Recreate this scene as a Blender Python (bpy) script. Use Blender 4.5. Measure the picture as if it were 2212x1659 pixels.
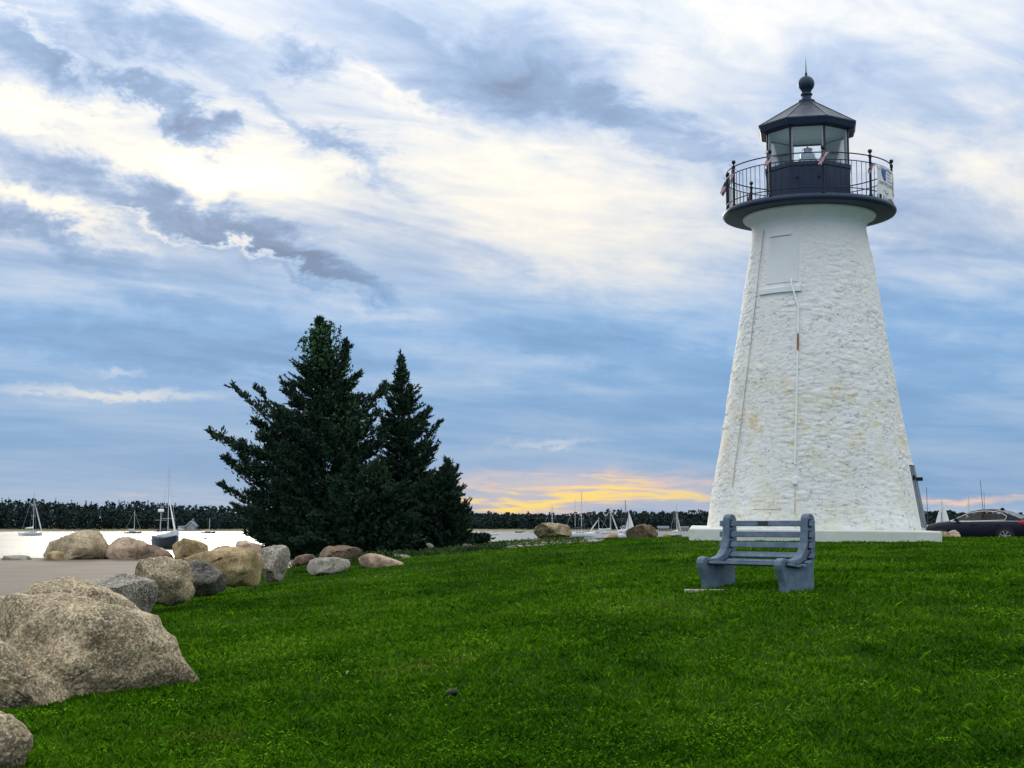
import bpy, bmesh, math, random
import numpy as np
from mathutils import Vector, Matrix, Euler, noise as mnoise

for o in list(bpy.data.objects):
    bpy.data.objects.remove(o)
SC = bpy.context.scene
COL = SC.collection
R = math.radians
rng = np.random.default_rng(7)
random.seed(7)

# ------------------------------------------------------------------ camera
CAM_Z = 4.0                      # metres above the water
PITCH = R(5.405)
F2, CX, CY = 3195.0, 1106.0, 829.5     # focal length and centre in photo units (2212 wide)
cam_d = bpy.data.cameras.new('camera')
cam = bpy.data.objects.new('camera', cam_d)
COL.objects.link(cam)
cam_d.sensor_width = 36.0
cam_d.lens = 52.0
cam_d.clip_start = 0.1
cam_d.clip_end = 12000
cam.location = (0, 0, CAM_Z)
cam.rotation_euler = (R(90) + PITCH, 0, 0)
SC.camera = cam
SC.render.resolution_x, SC.render.resolution_y = 1024, 768

SIN, COS = math.sin(PITCH), math.cos(PITCH)


def ray(u, v):
    a, b = (u - CX) / F2, (CY - v) / F2
    return Vector((a, COS - b * SIN, SIN + b * COS))


def P(u, v, Y):
    """world point seen at photo position (u, v) at distance Y ahead of the camera"""
    d = ray(u, v)
    return Vector((0, 0, CAM_Z)) + d * (Y / d.y)


def water_Y(v):
    d = ray(CX, v)
    return -CAM_Z / d.z * d.y


def az_el(u, v):
    d = ray(u, v).normalized()
    return math.degrees(math.atan2(d.x, d.y)), math.degrees(math.asin(d.z))


# ------------------------------------------------------------------ colour management, sun
SC.view_settings.view_transform = 'Standard'
SC.view_settings.look = 'None'
SC.view_settings.exposure = 0.17
SC.view_settings.gamma = 1.0
SC.cycles.use_denoising = True
SC.cycles.use_adaptive_sampling = True
SC.cycles.adaptive_threshold = 0.018
SC.cycles.max_bounces = 6
SC.cycles.diffuse_bounces = 3
SC.cycles.transparent_max_bounces = 24
SC.cycles.caustics_reflective = False
SC.cycles.caustics_refractive = False

SUN_AZ, SUN_EL = az_el(470, 365)
sun_d = bpy.data.lights.new('sun', 'SUN')
sun_d.energy = 1.5
sun_d.angle = R(12)
sun_d.color = (1.0, 0.88, 0.70)
sun = bpy.data.objects.new('sun', sun_d)
COL.objects.link(sun)
sd = Vector((math.sin(R(SUN_AZ)) * math.cos(R(SUN_EL)), math.cos(R(SUN_AZ)) * math.cos(R(SUN_EL)), math.sin(R(SUN_EL))))
sun.rotation_euler = sd.to_track_quat('Z', 'Y').to_euler()


# ------------------------------------------------------------------ node helpers
class NT:
    def __init__(self, tree):
        self.t = tree

    def n(self, typ, **kw):
        nd = self.t.nodes.new(typ)
        for k, v in kw.items():
            setattr(nd, k, v)
        return nd

    def put(self, sock, val):
        if val is None:
            return
        if hasattr(val, 'links'):
            self.t.links.new(val, sock)
        else:
            if isinstance(val, tuple) and len(val) == 3 and sock.type == 'RGBA':
                val = (*val, 1)
            sock.default_value = val

    def math(self, op, a, b=None, c=None, clamp=False):
        nd = self.n('ShaderNodeMath', operation=op)
        nd.use_clamp = clamp
        for i, x in enumerate((a, b, c)):
            self.put(nd.inputs[i], x)
        return nd.outputs[0]

    def noise(self, vec, scale, detail=4, rough=.5, dist=0, lac=2.0, color=False):
        nd = self.n('ShaderNodeTexNoise')
        self.put(nd.inputs['Vector'], vec)
        nd.inputs['Scale'].default_value = scale
        nd.inputs['Detail'].default_value = detail
        nd.inputs['Roughness'].default_value = rough
        nd.inputs['Distortion'].default_value = dist
        nd.inputs['Lacunarity'].default_value = lac
        return nd.outputs['Color' if color else 'Fac']

    def ramp(self, fac, stops, interp='LINEAR'):
        nd = self.n('ShaderNodeValToRGB')
        el = nd.color_ramp.elements
        nd.color_ramp.interpolation = interp
        while len(el) < len(stops):
            el.new(.5)
        for e, (p, c) in zip(el, stops):
            e.position = p
            c = c if isinstance(c, tuple) else (c, c, c)
            e.color = (*c, 1)
        self.put(nd.inputs[0], fac)
        return nd.outputs[0]

    def mix(self, fac, a, b, blend='MIX'):
        nd = self.n('ShaderNodeMix', data_type='RGBA', blend_type=blend)
        self.put(nd.inputs[0], fac)
        self.put(nd.inputs[6], a)
        self.put(nd.inputs[7], b)
        return nd.outputs[2]

    def maprange(self, v, a, b, c, d, smooth=False):
        nd = self.n('ShaderNodeMapRange')
        if smooth:
            nd.interpolation_type = 'SMOOTHSTEP'
        for i, x in enumerate((v, a, b, c, d)):
            self.put(nd.inputs[i], x)
        return nd.outputs[0]

    def mapping(self, vec, loc=(0, 0, 0), rot=(0, 0, 0), scale=(1, 1, 1), kind='POINT'):
        nd = self.n('ShaderNodeMapping', vector_type=kind)
        self.put(nd.inputs['Vector'], vec)
        nd.inputs['Location'].default_value = loc
        nd.inputs['Rotation'].default_value = rot
        nd.inputs['Scale'].default_value = scale
        return nd.outputs[0]

    def comb(self, x, y, z=0.0):
        nd = self.n('ShaderNodeCombineXYZ')
        for i, q in enumerate((x, y, z)):
            self.put(nd.inputs[i], q)
        return nd.outputs[0]

    def vlen(self, v):
        nd = self.n('ShaderNodeVectorMath', operation='LENGTH')
        self.put(nd.inputs[0], v)
        return nd.outputs['Value']


# ------------------------------------------------------------------ sky
world = bpy.data.worlds.new('World')
SC.world = world
world.use_nodes = True
wt = NT(world.node_tree)
for nd in list(world.node_tree.nodes):
    world.node_tree.nodes.remove(nd)
tc = wt.n('ShaderNodeTexCoord').outputs['Generated']
sep = wt.n('ShaderNodeSeparateXYZ')
wt.put(sep.inputs[0], tc)
dx, dy, dz = sep.outputs
AZ = wt.math('MULTIPLY', wt.math('ARCTAN2', dx, dy), 57.2958)
EL = wt.math('MULTIPLY', wt.math('ARCSINE', dz), 57.2958)
# cloud layer seen in perspective: streaks that run together towards the right of the view
den = wt.math('ADD', wt.math('MAXIMUM', dz, 0.0), 0.09)
cp = wt.comb(wt.math('DIVIDE', dx, den), wt.math('DIVIDE', dy, den), 0.0)
cpr = wt.mapping(cp, rot=(0, 0, R(48)))
n_big = wt.noise(wt.mapping(cpr, loc=(3.1, 1.7, 0), scale=(0.75, 0.26, 1)), 1.0, 4, .5, .8)
n_mid = wt.noise(wt.mapping(cpr, loc=(9.1, 4.7, 2), scale=(2.2, 0.9, 1)), 1.0, 5, .58, 1.0)
n_fine = wt.noise(wt.mapping(cpr, loc=(2.1, 7.7, 5), scale=(5.5, 3.0, 1)), 1.0, 5, .58, 1.0)
ae = wt.comb(AZ, EL, 0.0)
n_low = wt.noise(wt.mapping(ae, rot=(0, 0, R(4)), scale=(0.09, 0.75, 1)), 1.0, 5, .52, .4)
n_strk = wt.noise(wt.mapping(ae, loc=(1.3, 2.2, 0), scale=(0.22, 2.4, 1)), 1.0, 5, .6, .6)
warp = wt.noise(wt.mapping(ae, scale=(0.34, 0.60, 1)), 1.0, 5, .66, 0.3, color=True)
wsep = wt.n('ShaderNodeSeparateColor')
wt.put(wsep.inputs[0], warp)
wamp = wt.maprange(EL, 0.0, 10.0, 0.8, 2.6)
AZw = wt.math('ADD', AZ, wt.math('MULTIPLY', wt.math('SUBTRACT', wsep.outputs[0], .5), wt.math('MULTIPLY', wamp, 2.2)))
ELw = wt.math('ADD', EL, wt.math('MULTIPLY', wt.math('SUBTRACT', wsep.outputs[1], .5), wt.math('MULTIPLY', wamp, 1.3)))
aew = wt.comb(AZw, ELw, 0.0)
PX = 1 / 55.8                        # one photo unit in degrees


def blob(u, v, ru, rv, slope, amount):
    a, e = az_el(u, v)
    m = wt.mapping(aew, (a, e, 0), (0, 0, R(-slope)), (ru * PX * 1.5, rv * PX * 1.5, 1), 'TEXTURE')
    return wt.maprange(wt.vlen(m), 0.0, 1.0, amount, 0.0, True)


def blobs(lst):
    acc = None
    for b in lst:
        x = blob(*b)
        acc = x if acc is None else wt.math('ADD', acc, x)
    return acc


light_b = blobs([
    (480, 370, 420, 110, 3, .30), (500, 372, 170, 50, 2, .50), (1190, 480, 420, 140, 20, .28), (1540, 70, 260, 70, 0, .12), (60, 234, 190, 28, 8, .34), (190, 150, 190, 20, 35, .34), (560, 560, 200, 13, 20, .55),
    (130, 455, 190, 24, 22, .42), (330, 482, 120, 10, 24, .30), (240, 846, 230, 13, 0, .38), (260, 793, 70, 9, -4, .30),
    (1180, 956, 110, 9, -2, .26), (1500, 640, 430, 70, 12, .12), (760, 650, 260, 36, 12, .18), (1000, 60, 110, 40, 25, .20),
    (850, 200, 120, 20, 30, .2), (1080, 790, 300, 30, 10, .14), (700, 830, 260, 18, 4, .14), (2050, 350, 260, 50, 20, .16)])
dark_b = blobs([
    (110, 135, 150, 50, 18, -.46), (300, 205, 220, 42, 27, -.44), (425, 252, 70, 30, 35, -.40), (330, 70, 250, 56, 12, -.38),
    (650, 125, 80, 40, 8, -.42), (1000, 120, 360, 130, 12, -.34), (1100, 182, 170, 24, -14, -.16), (1230, 225, 170, 40, 14, -.20),
    (230, 410, 300, 38, 19, -.44), (560, 525, 290, 46, 22, -.46), (700, 600, 160, 34, 20, -.36), (110, 515, 190, 30, 20, -.30),
    (280, 735, 560, 46, 3, -.24), (1420, 770, 430, 44, 8, -.20), (2050, 690, 300, 60, 10, -.16), (780, 350, 140, 30, 28, -.30),
    (620, 260, 140, 26, 25, -.26), (1960, 480, 210, 60, 12, -.18), (1480, 310, 260, 40, 22, -.24), (560, 940, 600, 60, 0, -.06),
    (1780, 880, 500, 70, 4, -.10), (430, 670, 300, 26, 12, -.18), (1300, 880, 300, 30, 4, -.08)])
base = wt.ramp(wt.math('DIVIDE', EL, 40.0), [(0.0, .42), (.04, .34), (.12, .27), (.20, .33), (.29, .49), (.40, .545), (.5, .58), (1.0, .70)])
nz = wt.math('ADD', wt.math('MULTIPLY', wt.math('SUBTRACT', n_big, .5), wt.maprange(EL, 2, 14, .35, .85)),
             wt.math('MULTIPLY', wt.math('SUBTRACT', n_mid, .5), wt.maprange(EL, 2, 12, .22, .80)))
nz = wt.math('ADD', nz, wt.math('MULTIPLY', wt.math('SUBTRACT', n_fine, .5), wt.maprange(EL, 3, 14, .08, .60)))
nz = wt.math('ADD', nz, wt.math('MULTIPLY', wt.math('SUBTRACT', n_low, .5), wt.maprange(EL, 3, 15, .8, .15)))
B = wt.math('ADD', wt.math('ADD', base, nz), wt.math('ADD', light_b, dark_b))
lowc = wt.ramp(wt.math('MULTIPLY_ADD', B, 0.68, 0.15), [
    (0.00, (.145, .265, .46)), (.15, (.175, .325, .55)), (.30, (.225, .40, .65)), (.44, (.36, .50, .70)), (.58, (.58, .64, .72)),
    (.73, (.75, .73, .69)), (1.0, (.90, .86, .76))])
highc = wt.ramp(wt.math('MULTIPLY_ADD', B, 0.68, 0.15), [
    (0.00, (.165, .215, .315)), (.15, (.195, .265, .395)), (.30, (.245, .34, .50)), (.44, (.385, .465, .60)), (.58, (.60, .62, .645)),
    (.73, (.79, .745, .66)), (1.0, (1.02, .95, .76))])
cloud = wt.mix(wt.maprange(EL, 7.0, 11.5, 0.0, 1.0, True), lowc, highc)
# sunset light in the low gap of the clouds
glow = blobs([(1240, 1066, 380, 52, 0, .72), (1300, 1048, 260, 26, 3, .35), (1100, 1094, 160, 18, 0, .45), (2040, 1083, 120, 8, 0, .85),
              (2170, 1077, 120, 10, -3, .8), (1690, 1080, 110, 8, 0, .35), (1690, 1094, 40, 7, 0, .4), (300, 1068, 50, 4, 0, .35)])
core = blobs([(1210, 1076, 260, 22, 0, .72), (1390, 1062, 180, 12, 3, .5), (1090, 1096, 130, 12, 0, .55), (1965, 1083, 45, 7, 0, .7),
              (1300, 1040, 120, 9, 3, .45)])
sm = wt.maprange(n_strk, .44, .57, 0.0, 1.0, True)
gmask = wt.math('MULTIPLY', glow, wt.math('ADD', wt.math('MULTIPLY', sm, .6), .45), clamp=True)
cmask = wt.math('MULTIPLY', core, wt.math('ADD', wt.math('MULTIPLY', sm, 1.05), .05), clamp=True)
cloud = wt.mix(gmask, cloud, (.92, .64, .52))
cloud = wt.mix(cmask, cloud, (1.12, .82, .12))
sky = wt.n('ShaderNodeTexSky', sky_type='NISHITA')
sky.sun_disc = False
sky.sun_elevation = R(SUN_EL)
sky.sun_rotation = R(SUN_AZ)
sky.air_density = 1.0
sky.dust_density = 0.6
clear = wt.mix(1.0, sky.outputs[0], (.05, .05, .05), 'MULTIPLY')
thin = wt.maprange(B, .2, .6, .03, .015)
col = wt.mix(thin, cloud, clear)
# overcast skies grow steadily brighter from the horizon to the zenith
gain = wt.math('ADD', wt.math('MULTIPLY', wt.math('MAXIMUM', dz, 0.0), 1.75), 0.80)
gv = wt.comb(gain, gain, gain)
col = wt.mix(1.0, col, gv, 'MULTIPLY')
bg = wt.n('ShaderNodeBackground')
wt.put(bg.inputs['Color'], col)
bg.inputs['Strength'].default_value = 1.0
wo = wt.n('ShaderNodeOutputWorld')
world.node_tree.links.new(bg.outputs[0], wo.inputs[0])
world.cycles.sampling_method = 'MANUAL'
world.cycles.sample_map_resolution = 512


# ------------------------------------------------------------------ materials
MATS = {}


def mat(name, color=(.5, .5, .5), rough=.7, metallic=0.0, var=0.0, vscale=8.0, bump=0.0, bscale=40.0, spec=.5, build=None, coat=0):
    if name in MATS:
        return MATS[name]
    m = bpy.data.materials.new(name)
    m.use_nodes = True
    t = NT(m.node_tree)
    b = m.node_tree.nodes['Principled BSDF']
    b.inputs['Base Color'].default_value = (*color, 1)
    b.inputs['Roughness'].default_value = rough
    b.inputs['Metallic'].default_value = metallic
    b.inputs['Specular IOR Level'].default_value = spec
    if coat:
        b.inputs['Coat Weight'].default_value = coat
        b.inputs['Coat Roughness'].default_value = .05
    ob = t.n('ShaderNodeTexCoord').outputs['Object']
    if var:
        nn = t.noise(ob, vscale, 5, .6)
        lo = tuple(c * (1 - var) for c in color)
        hi = tuple(min(1, c * (1 + var)) for c in color)
        t.put(b.inputs['Base Color'], t.ramp(nn, [(.3, lo), (.7, hi)]))
    if bump:
        bn = t.n('ShaderNodeBump')
        bn.inputs['Strength'].default_value = bump
        bn.inputs['Distance'].default_value = .02
        t.put(bn.inputs['Height'], t.noise(ob, bscale, 4, .6))
        t.put(b.inputs['Normal'], bn.outputs[0])
    if build:
        build(t, b, ob)
    MATS[name] = m
    return m


# ------------------------------------------------------------------ mesh helpers
class MB:
    """collects shapes that belong to one mesh object"""

    def __init__(self):
        self.v, self.f, self.m = [], [], []

    def add(self, verts, faces, mi=0):
        o = len(self.v)
        self.v += [tuple(p) for p in verts]
        self.f += [tuple(i + o for i in f) for f in faces]
        self.m += [mi] * len(faces)
        return self

    def box(self, c, s, rot=None, mi=0):
        hx, hy, hz = s[0] / 2, s[1] / 2, s[2] / 2
        vs = [Vector((x, y, z)) for x in (-hx, hx) for y in (-hy, hy) for z in (-hz, hz)]
        if rot is not None:
            M = rot if isinstance(rot, Matrix) else Euler(rot).to_matrix()
            vs = [M @ p for p in vs]
        c = Vector(c)
        return self.add([p + c for p in vs], [(0, 1, 3, 2), (4, 6, 7, 5), (0, 4, 5, 1), (2, 3, 7, 6), (0, 2, 6, 4), (1, 5, 7, 3)], mi)

    def tube(self, pts, r, n=6, cap=True, mi=0):
        pts = [Vector(p) for p in pts]
        rs = r if isinstance(r, (list, tuple)) else [r] * len(pts)
        vs, fs = [], []
        up = None
        for i, p in enumerate(pts):
            d = (pts[min(i + 1, len(pts) - 1)] - pts[max(i - 1, 0)]).normalized()
            if up is None:
                up = Vector((0, 0, 1)) if abs(d.z) < .9 else Vector((1, 0, 0))
            a = d.cross(up).normalized()
            b = a.cross(d).normalized()
            up = b
            for k in range(n):
                t = 2 * math.pi * k / n
                vs.append(p + (a * math.cos(t) + b * math.sin(t)) * rs[i])
        for i in range(len(pts) - 1):
            for k in range(n):
                k2 = (k + 1) % n
                fs.append((i * n + k, i * n + k2, (i + 1) * n + k2, (i + 1) * n + k))
        if cap:
            fs.append(tuple(range(n)))
            fs.append(tuple((len(pts) - 1) * n + k for k in reversed(range(n))))
        return self.add(vs, fs, mi)

    def lathe(self, prof, n=24, c=(0, 0, 0), mi=0, a0=0.0):
        c = Vector(c)
        vs, fs = [], []
        for (r, z) in prof:
            for k in range(n):
                t = a0 + 2 * math.pi * k / n
                vs.append(c + Vector((r * math.cos(t), r * math.sin(t), z)))
        for i in range(len(prof) - 1):
            for k in range(n):
                k2 = (k + 1) % n
                fs.append((i * n + k, i * n + k2, (i + 1) * n + k2, (i + 1) * n + k))
        if prof[0][0] > 1e-4:
            fs.append(tuple(reversed(range(n))))
        if prof[-1][0] > 1e-4:
            fs.append(tuple((len(prof) - 1) * n + k for k in range(n)))
        return self.add(vs, fs, mi)

    def prism(self, poly, fn, t0, t1, mi=0):
        """poly: list of 2D points; fn(a, b, t) -> 3D point"""
        n = len(poly)
        vs = [fn(a, b, t0) for a, b in poly] + [fn(a, b, t1) for a, b in poly]
        fs = [tuple(reversed(range(n))), tuple(range(n, 2 * n))]
        fs += [(i, (i + 1) % n, n + (i + 1) % n, n + i) for i in range(n)]
        return self.add(vs, fs, mi)

    def build(self, name, mats, parent=None, smooth=False, bevel=0.0, loc=None):
        me = bpy.data.meshes.new(name)
        me.from_pydata(self.v, [], self.f)
        mats = mats if isinstance(mats, (list, tuple)) else [mats]
        for m in mats:
            me.materials.append(m)
        if len(mats) > 1:
            me.polygons.foreach_set('material_index', self.m)
        bm = bmesh.new()
        bm.from_mesh(me)
        bmesh.ops.remove_doubles(bm, verts=bm.verts, dist=1e-5)
        bmesh.ops.recalc_face_normals(bm, faces=bm.faces)
        bm.to_mesh(me)
        bm.free()
        if smooth:
            for p in me.polygons:
                p.use_smooth = True
            if smooth != 'all':
                me.set_sharp_from_angle(angle=R(smooth if isinstance(smooth, (int, float)) and smooth > 1 else 35))
        o = bpy.data.objects.new(name, me)
        COL.objects.link(o)
        o.parent = parent
        if loc is not None:
            o.location = loc
        if bevel:
            md = o.modifiers.new('edge', 'BEVEL')
            md.width = bevel
            md.segments = 2
            md.limit_method = 'ANGLE'
        return o


def np_mesh(name, verts, faces, m, parent=None, smooth=False, attr=None):
    """fast mesh from numpy arrays; faces is (N,3) or (N,4); attr: per-vertex float named tint"""
    k = faces.shape[1]
    me = bpy.data.meshes.new(name)
    me.vertices.add(len(verts))
    me.vertices.foreach_set('co', np.ascontiguousarray(verts, dtype=np.float32).ravel())
    me.loops.add(faces.size)
    me.loops.foreach_set('vertex_index', np.ascontiguousarray(faces, dtype=np.int32).ravel())
    me.polygons.add(len(faces))
    me.polygons.foreach_set('loop_start', np.arange(0, faces.size, k, dtype=np.int32))
    me.polygons.foreach_set('loop_total', np.full(len(faces), k, dtype=np.int32))
    if smooth:
        me.polygons.foreach_set('use_smooth', np.ones(len(faces), dtype=bool))
    me.update(calc_edges=True)
    if attr is not None:
        a = me.attributes.new('tint', 'FLOAT', 'POINT')
        a.data.foreach_set('value', np.ascontiguousarray(attr, dtype=np.float32))
    me.materials.append(m)
    o = bpy.data.objects.new(name, me)
    COL.objects.link(o)
    o.parent = parent
    return o


def thing(name, label, cat, loc=(0, 0, 0), rotz=0.0, group=None):
    o = bpy.data.objects.new(name, None)
    COL.objects.link(o)
    o.location = loc
    o.rotation_euler = (0, 0, rotz)
    return tag(o, label, cat, group)


def tag(o, label, cat, group=None):
    o['label'] = label
    o['category'] = cat
    if group:
        o['group'] = group
    return o


def struct(o, kind='structure', label=None):
    o['kind'] = kind
    if label:
        o['label'] = label
    return o


def twin(src, parent, name=None):
    """a further copy of a part, sharing its mesh"""
    c = src.copy()
    COL.objects.link(c)
    c.parent = parent
    return c


def fbm(p, o=4):
    return mnoise.fractal(p, 1.0, 2.0, o, noise_basis='PERLIN_ORIGINAL')

# ------------------------------------------------------------------ terrain heights
ctrl = [(1106, 1659, 9.2), (2212, 1659, 9.4), (0, 1659, 9.0), (1106, 1400, 13.0), (1640, 1265, 17.0), (1400, 1277, 17.3), (1950, 1255, 17.5), (2212, 1300, 16.0),
        (2212, 1400, 13.2), (1760, 1173, 34.4), (1483, 1161, 35.6), (2035, 1171, 34.2), (1640, 1195, 26), (2000, 1200, 26.5), (2212, 1190, 28), (2400, 1180, 30),
        (1250, 1164, 48), (1450, 1160, 46), (1000, 1179, 46), (1120, 1172, 47), (2212, 1162, 43), (2100, 1162, 42), (2400, 1162, 44),
        (700, 1206, 38.5), (850, 1203, 39), (950, 1197, 40), (780, 1232, 32.5), (880, 1222, 34), (600, 1260, 31.5), (490, 1288, 25.6), (330, 1338, 20), (400, 1508, 11.8), (100, 1530, 11.4), (0, 1545, 11.2),
        (600, 1350, 19.0), (700, 1500, 11.8), (600, 1300, 24), (800, 1262, 27.5), (1106, 1236, 26), (1300, 1200, 31), (1300, 1300, 17.8), (1050, 1195, 37), (1200, 1180, 41)]
CP = [P(*c) for c in ctrl]
CP = [(p.x, p.y, p.z) for p in CP]
LOT_Z = CAM_Z - 1.72
for y in (22, 30, 38, 46, 56, 66, 74):
    for x in (-8.2, -14, -24):
        CP.append((x, y, LOT_Z))
CP += [(-6.6, 16, LOT_Z + .08), (-9, 16, LOT_Z), (-6, 12, LOT_Z + .1), (-10, 8, LOT_Z), (-20, 10, LOT_Z), (-7.2, 50, LOT_Z + .2)]
CP += [(0, 4, 2.30), (-5, 4, 2.25), (6, 4, 2.3), (14, 6, 2.5), (0, -3, 2.3), (18, 20, 3.3), (22, 34, 3.45), (30, 44, 3.4),
       (0, 54, 3.05), (6, 53, 3.1), (-4, 52, 2.7), (14, 55, 3.12), (22, 58, 3.15), (28, 60, 3.18), (17, 62, 3.18), (24, 64, 3.18), (30, 70, 3.1), (14, 70, 3.0)]
CP = np.array(CP)
_d = np.linalg.norm(CP[:, None, :2] - CP[None, :, :2], axis=2)
_n = len(CP)
_A = np.zeros((_n + 3, _n + 3))
_A[:_n, :_n] = _d - np.eye(_n) * 0.6
_A[:_n, _n:] = np.c_[np.ones(_n), CP[:, :2]]
_A[_n:, :_n] = _A[:_n, _n:].T
_w = np.linalg.solve(_A, np.r_[CP[:, 2], 0, 0, 0])


def smoothstep(a, b, x):
    t = np.clip((x - a) / (b - a), 0, 1)
    return t * t * (3 - 2 * t)


def shore_start(x):
    return np.interp(x, [-40, -9.5, -6, -3.5, 9, 13, 40], [77, 77, 58, 51.5, 52, 68, 74])


def H(x, y):
    x = np.asarray(x, float)
    y = np.asarray(y, float)
    sh = x.shape
    xf, yf = x.ravel(), y.ravel()
    out = np.empty(len(xf))
    for i in range(0, len(xf), 40000):
        xs, ys = xf[i:i + 40000], yf[i:i + 40000]
        d = np.hypot(xs[:, None] - CP[None, :, 0], ys[:, None] - CP[None, :, 1])
        out[i:i + 40000] = d @ _w[:_n] + _w[_n] + _w[_n + 1] * xs + _w[_n + 2] * ys
    out = out + .012 * np.sin(xf * 1.7 + yf * .9) * np.sin(yf * 1.3 - xf * .4)
    ys0 = shore_start(xf)
    drop = np.clip(yf - ys0, 0, 40)
    out = np.maximum(out - drop * .42, -1.6)
    return out.reshape(sh)


def H1(x, y):
    return float(H(np.array([x]), np.array([y]))[0])


def lot_edge(y):
    return np.interp(y, [0, 10, 13, 20, 26, 32, 38, 45, 60], [-4.6, -4.8, -5.2, -6.6, -6.7, -6.8, -7.6, -7.8, -7.9])


# ------------------------------------------------------------------ ground materials
def lawn_nodes(t, b, ob):
    n1 = t.noise(t.mapping(ob, scale=(1, 1.0, 1)), .55, 4, .6)
    n2 = t.noise(ob, 6.0, 4, .65)
    n3 = t.noise(ob, 45.0, 3, .7)
    c = t.ramp(n1, [(.32, (.014, .042, .005)), (.5, (.026, .068, .007)), (.68, (.046, .088, .012))])
    c = t.mix(t.maprange(n2, .35, .7, 0, .6), c, (.026, .045, .010))
    c = t.mix(t.maprange(n3, .45, .75, 0, .55), c, (.008, .025, .006))
    straw = t.noise(t.mapping(ob, loc=(4, 9, 0)), .8, 5, .7)
    c = t.mix(t.maprange(straw, .60, .78, 0, .55), c, (.13, .115, .035))
    t.put(b.inputs['Base Color'], c)
    bn = t.n('ShaderNodeBump')
    bn.inputs['Strength'].default_value = .8
    bn.inputs['Distance'].default_value = .03
    t.put(bn.inputs['Height'], n3)
    t.put(b.inputs['Normal'], bn.outputs[0])


M_lawn = mat('lawn_soil', (.03, .1, .02), .95, spec=0.0, build=lawn_nodes)


def asphalt_nodes(t, b, ob):
    n1 = t.noise(ob, .35, 4, .6)
    n2 = t.noise(ob, 60.0, 3, .7)
    c = t.ramp(n1, [(.35, (.105, .090, .074)), (.65, (.16, .135, .108))])
    c = t.mix(t.maprange(n2, .35, .75, 0, .55), c, (.09, .075, .07))
    t.put(b.inputs['Base Color'], c)


M_lot = mat('gravel_asphalt', (.2, .16, .14), .9, spec=.25, build=asphalt_nodes)


def shore_nodes(t, b, ob):
    n1 = t.noise(ob, .8, 5, .6)
    n2 = t.noise(ob, 14.0, 4, .7)
    c = t.ramp(n1, [(.35, (.06, .085, .03)), (.55, (.16, .13, .085)), (.7, (.24, .20, .15))])
    c = t.mix(t.maprange(n2, .4, .7, 0, .6), c, (.05, .05, .035))
    t.put(b.inputs['Base Color'], c)


M_shore = mat('shore_soil', (.2, .17, .12), .95, spec=.2, build=shore_nodes)

# one height grid, cut into lawn, car park and shore
gx = np.concatenate([np.arange(-70, -14, 2.0), np.arange(-14, 30, .3), np.arange(30, 80, 2.0)])
gy = np.concatenate([np.arange(-6, 7, 1.0), np.arange(7, 78, .3), np.arange(78, 104, 2.0)])
X, Y = np.meshgrid(gx, gy)
Z = H(X, Y)
V = np.stack([X, Y, Z], -1).reshape(-1, 3)
nx, ny = len(gx), len(gy)
ii, jj = np.meshgrid(np.arange(nx - 1), np.arange(ny - 1))
q = np.stack([jj * nx + ii, jj * nx + ii + 1, (jj + 1) * nx + ii + 1, (jj + 1) * nx + ii], -1).reshape(-1, 4)
qc = V[q].mean(1)
in_lot = (qc[:, 0] < lot_edge(qc[:, 1])) & (qc[:, 1] < 76.5)
in_lot2 = (qc[:, 0] > 11.5) & (qc[:, 1] > 57.5) & (qc[:, 1] < 71)
in_lawn = ~in_lot & ~in_lot2 & (qc[:, 1] < shore_start(qc[:, 0]) + .6)


def sub_mesh(name, mask, m):
    f = q[mask]
    used, inv = np.unique(f, return_inverse=True)
    return np_mesh(name, V[used], inv.reshape(f.shape), m, smooth=True)


struct(sub_mesh('lawn', in_lawn, M_lawn))
struct(sub_mesh('car_park', in_lot | in_lot2, M_lot))
struct(sub_mesh('shore', ~(in_lawn | in_lot | in_lot2), M_shore))


# ------------------------------------------------------------------ water and far shore
def water_nodes(t, b, ob):
    n1 = t.noise(t.mapping(ob, scale=(.5, 1.2, 1)), .9, 3, .6)
    n2 = t.noise(t.mapping(ob, scale=(.02, .10, 1)), 1.0, 3, .5)
    bn = t.n('ShaderNodeBump')
    bn.inputs['Strength'].default_value = .55
    bn.inputs['Distance'].default_value = .5
    t.put(bn.inputs['Height'], n1)
    t.put(b.inputs['Normal'], bn.outputs[0])
    t.put(b.inputs['Roughness'], t.maprange(n2, .3, .7, .42, .55))
    b.inputs['IOR'].default_value = 1.333


M_water = mat('sea_water', (.10, .13, .14), .2, build=water_nodes)
wm = MB()
wm.add([(-3500, 40, 0), (3500, 40, 0), (3500, 6000, 0), (-3500, 6000, 0)], [(0, 1, 2, 3)])
struct(wm.build('water', M_water))


def farshore_nodes(t, b, ob):
    n1 = t.noise(t.mapping(ob, scale=(.02, .3, 1)), 1.0, 4, .6)
    sp = t.n('ShaderNodeSeparateXYZ')
    t.put(sp.inputs[0], ob)
    c = t.ramp(n1, [(.35, (.08, .11, .05)), (.5, (.14, .15, .07)), (.62, (.34, .27, .20))])
    c = t.mix(t.maprange(sp.outputs[2], .35, .9, .85, 0), c, (.30, .24, .17))
    t.put(b.inputs['Base Color'], c)


M_farshore = mat('far_beach', (.2, .2, .1), .95, spec=.2, build=farshore_nodes)
fm = MB()
prof = [(796, -.3), (803, .5), (812, 1.15), (830, 1.5), (900, 2.5), (1500, 6), (5000, 20)]
xs = np.linspace(-1500, 1500, 61)
for x in xs:
    fm.v += [(x, y + 3 * math.sin(x * .021) + 2 * math.sin(x * .07), z) for y, z in prof]
k = len(prof)
for i in range(len(xs) - 1):
    for j in range(k - 1):
        fm.f.append((i * k + j, (i + 1) * k + j, (i + 1) * k + j + 1, i * k + j + 1))
        fm.m.append(0)
struct(fm.build('far_shore', M_farshore))


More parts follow.
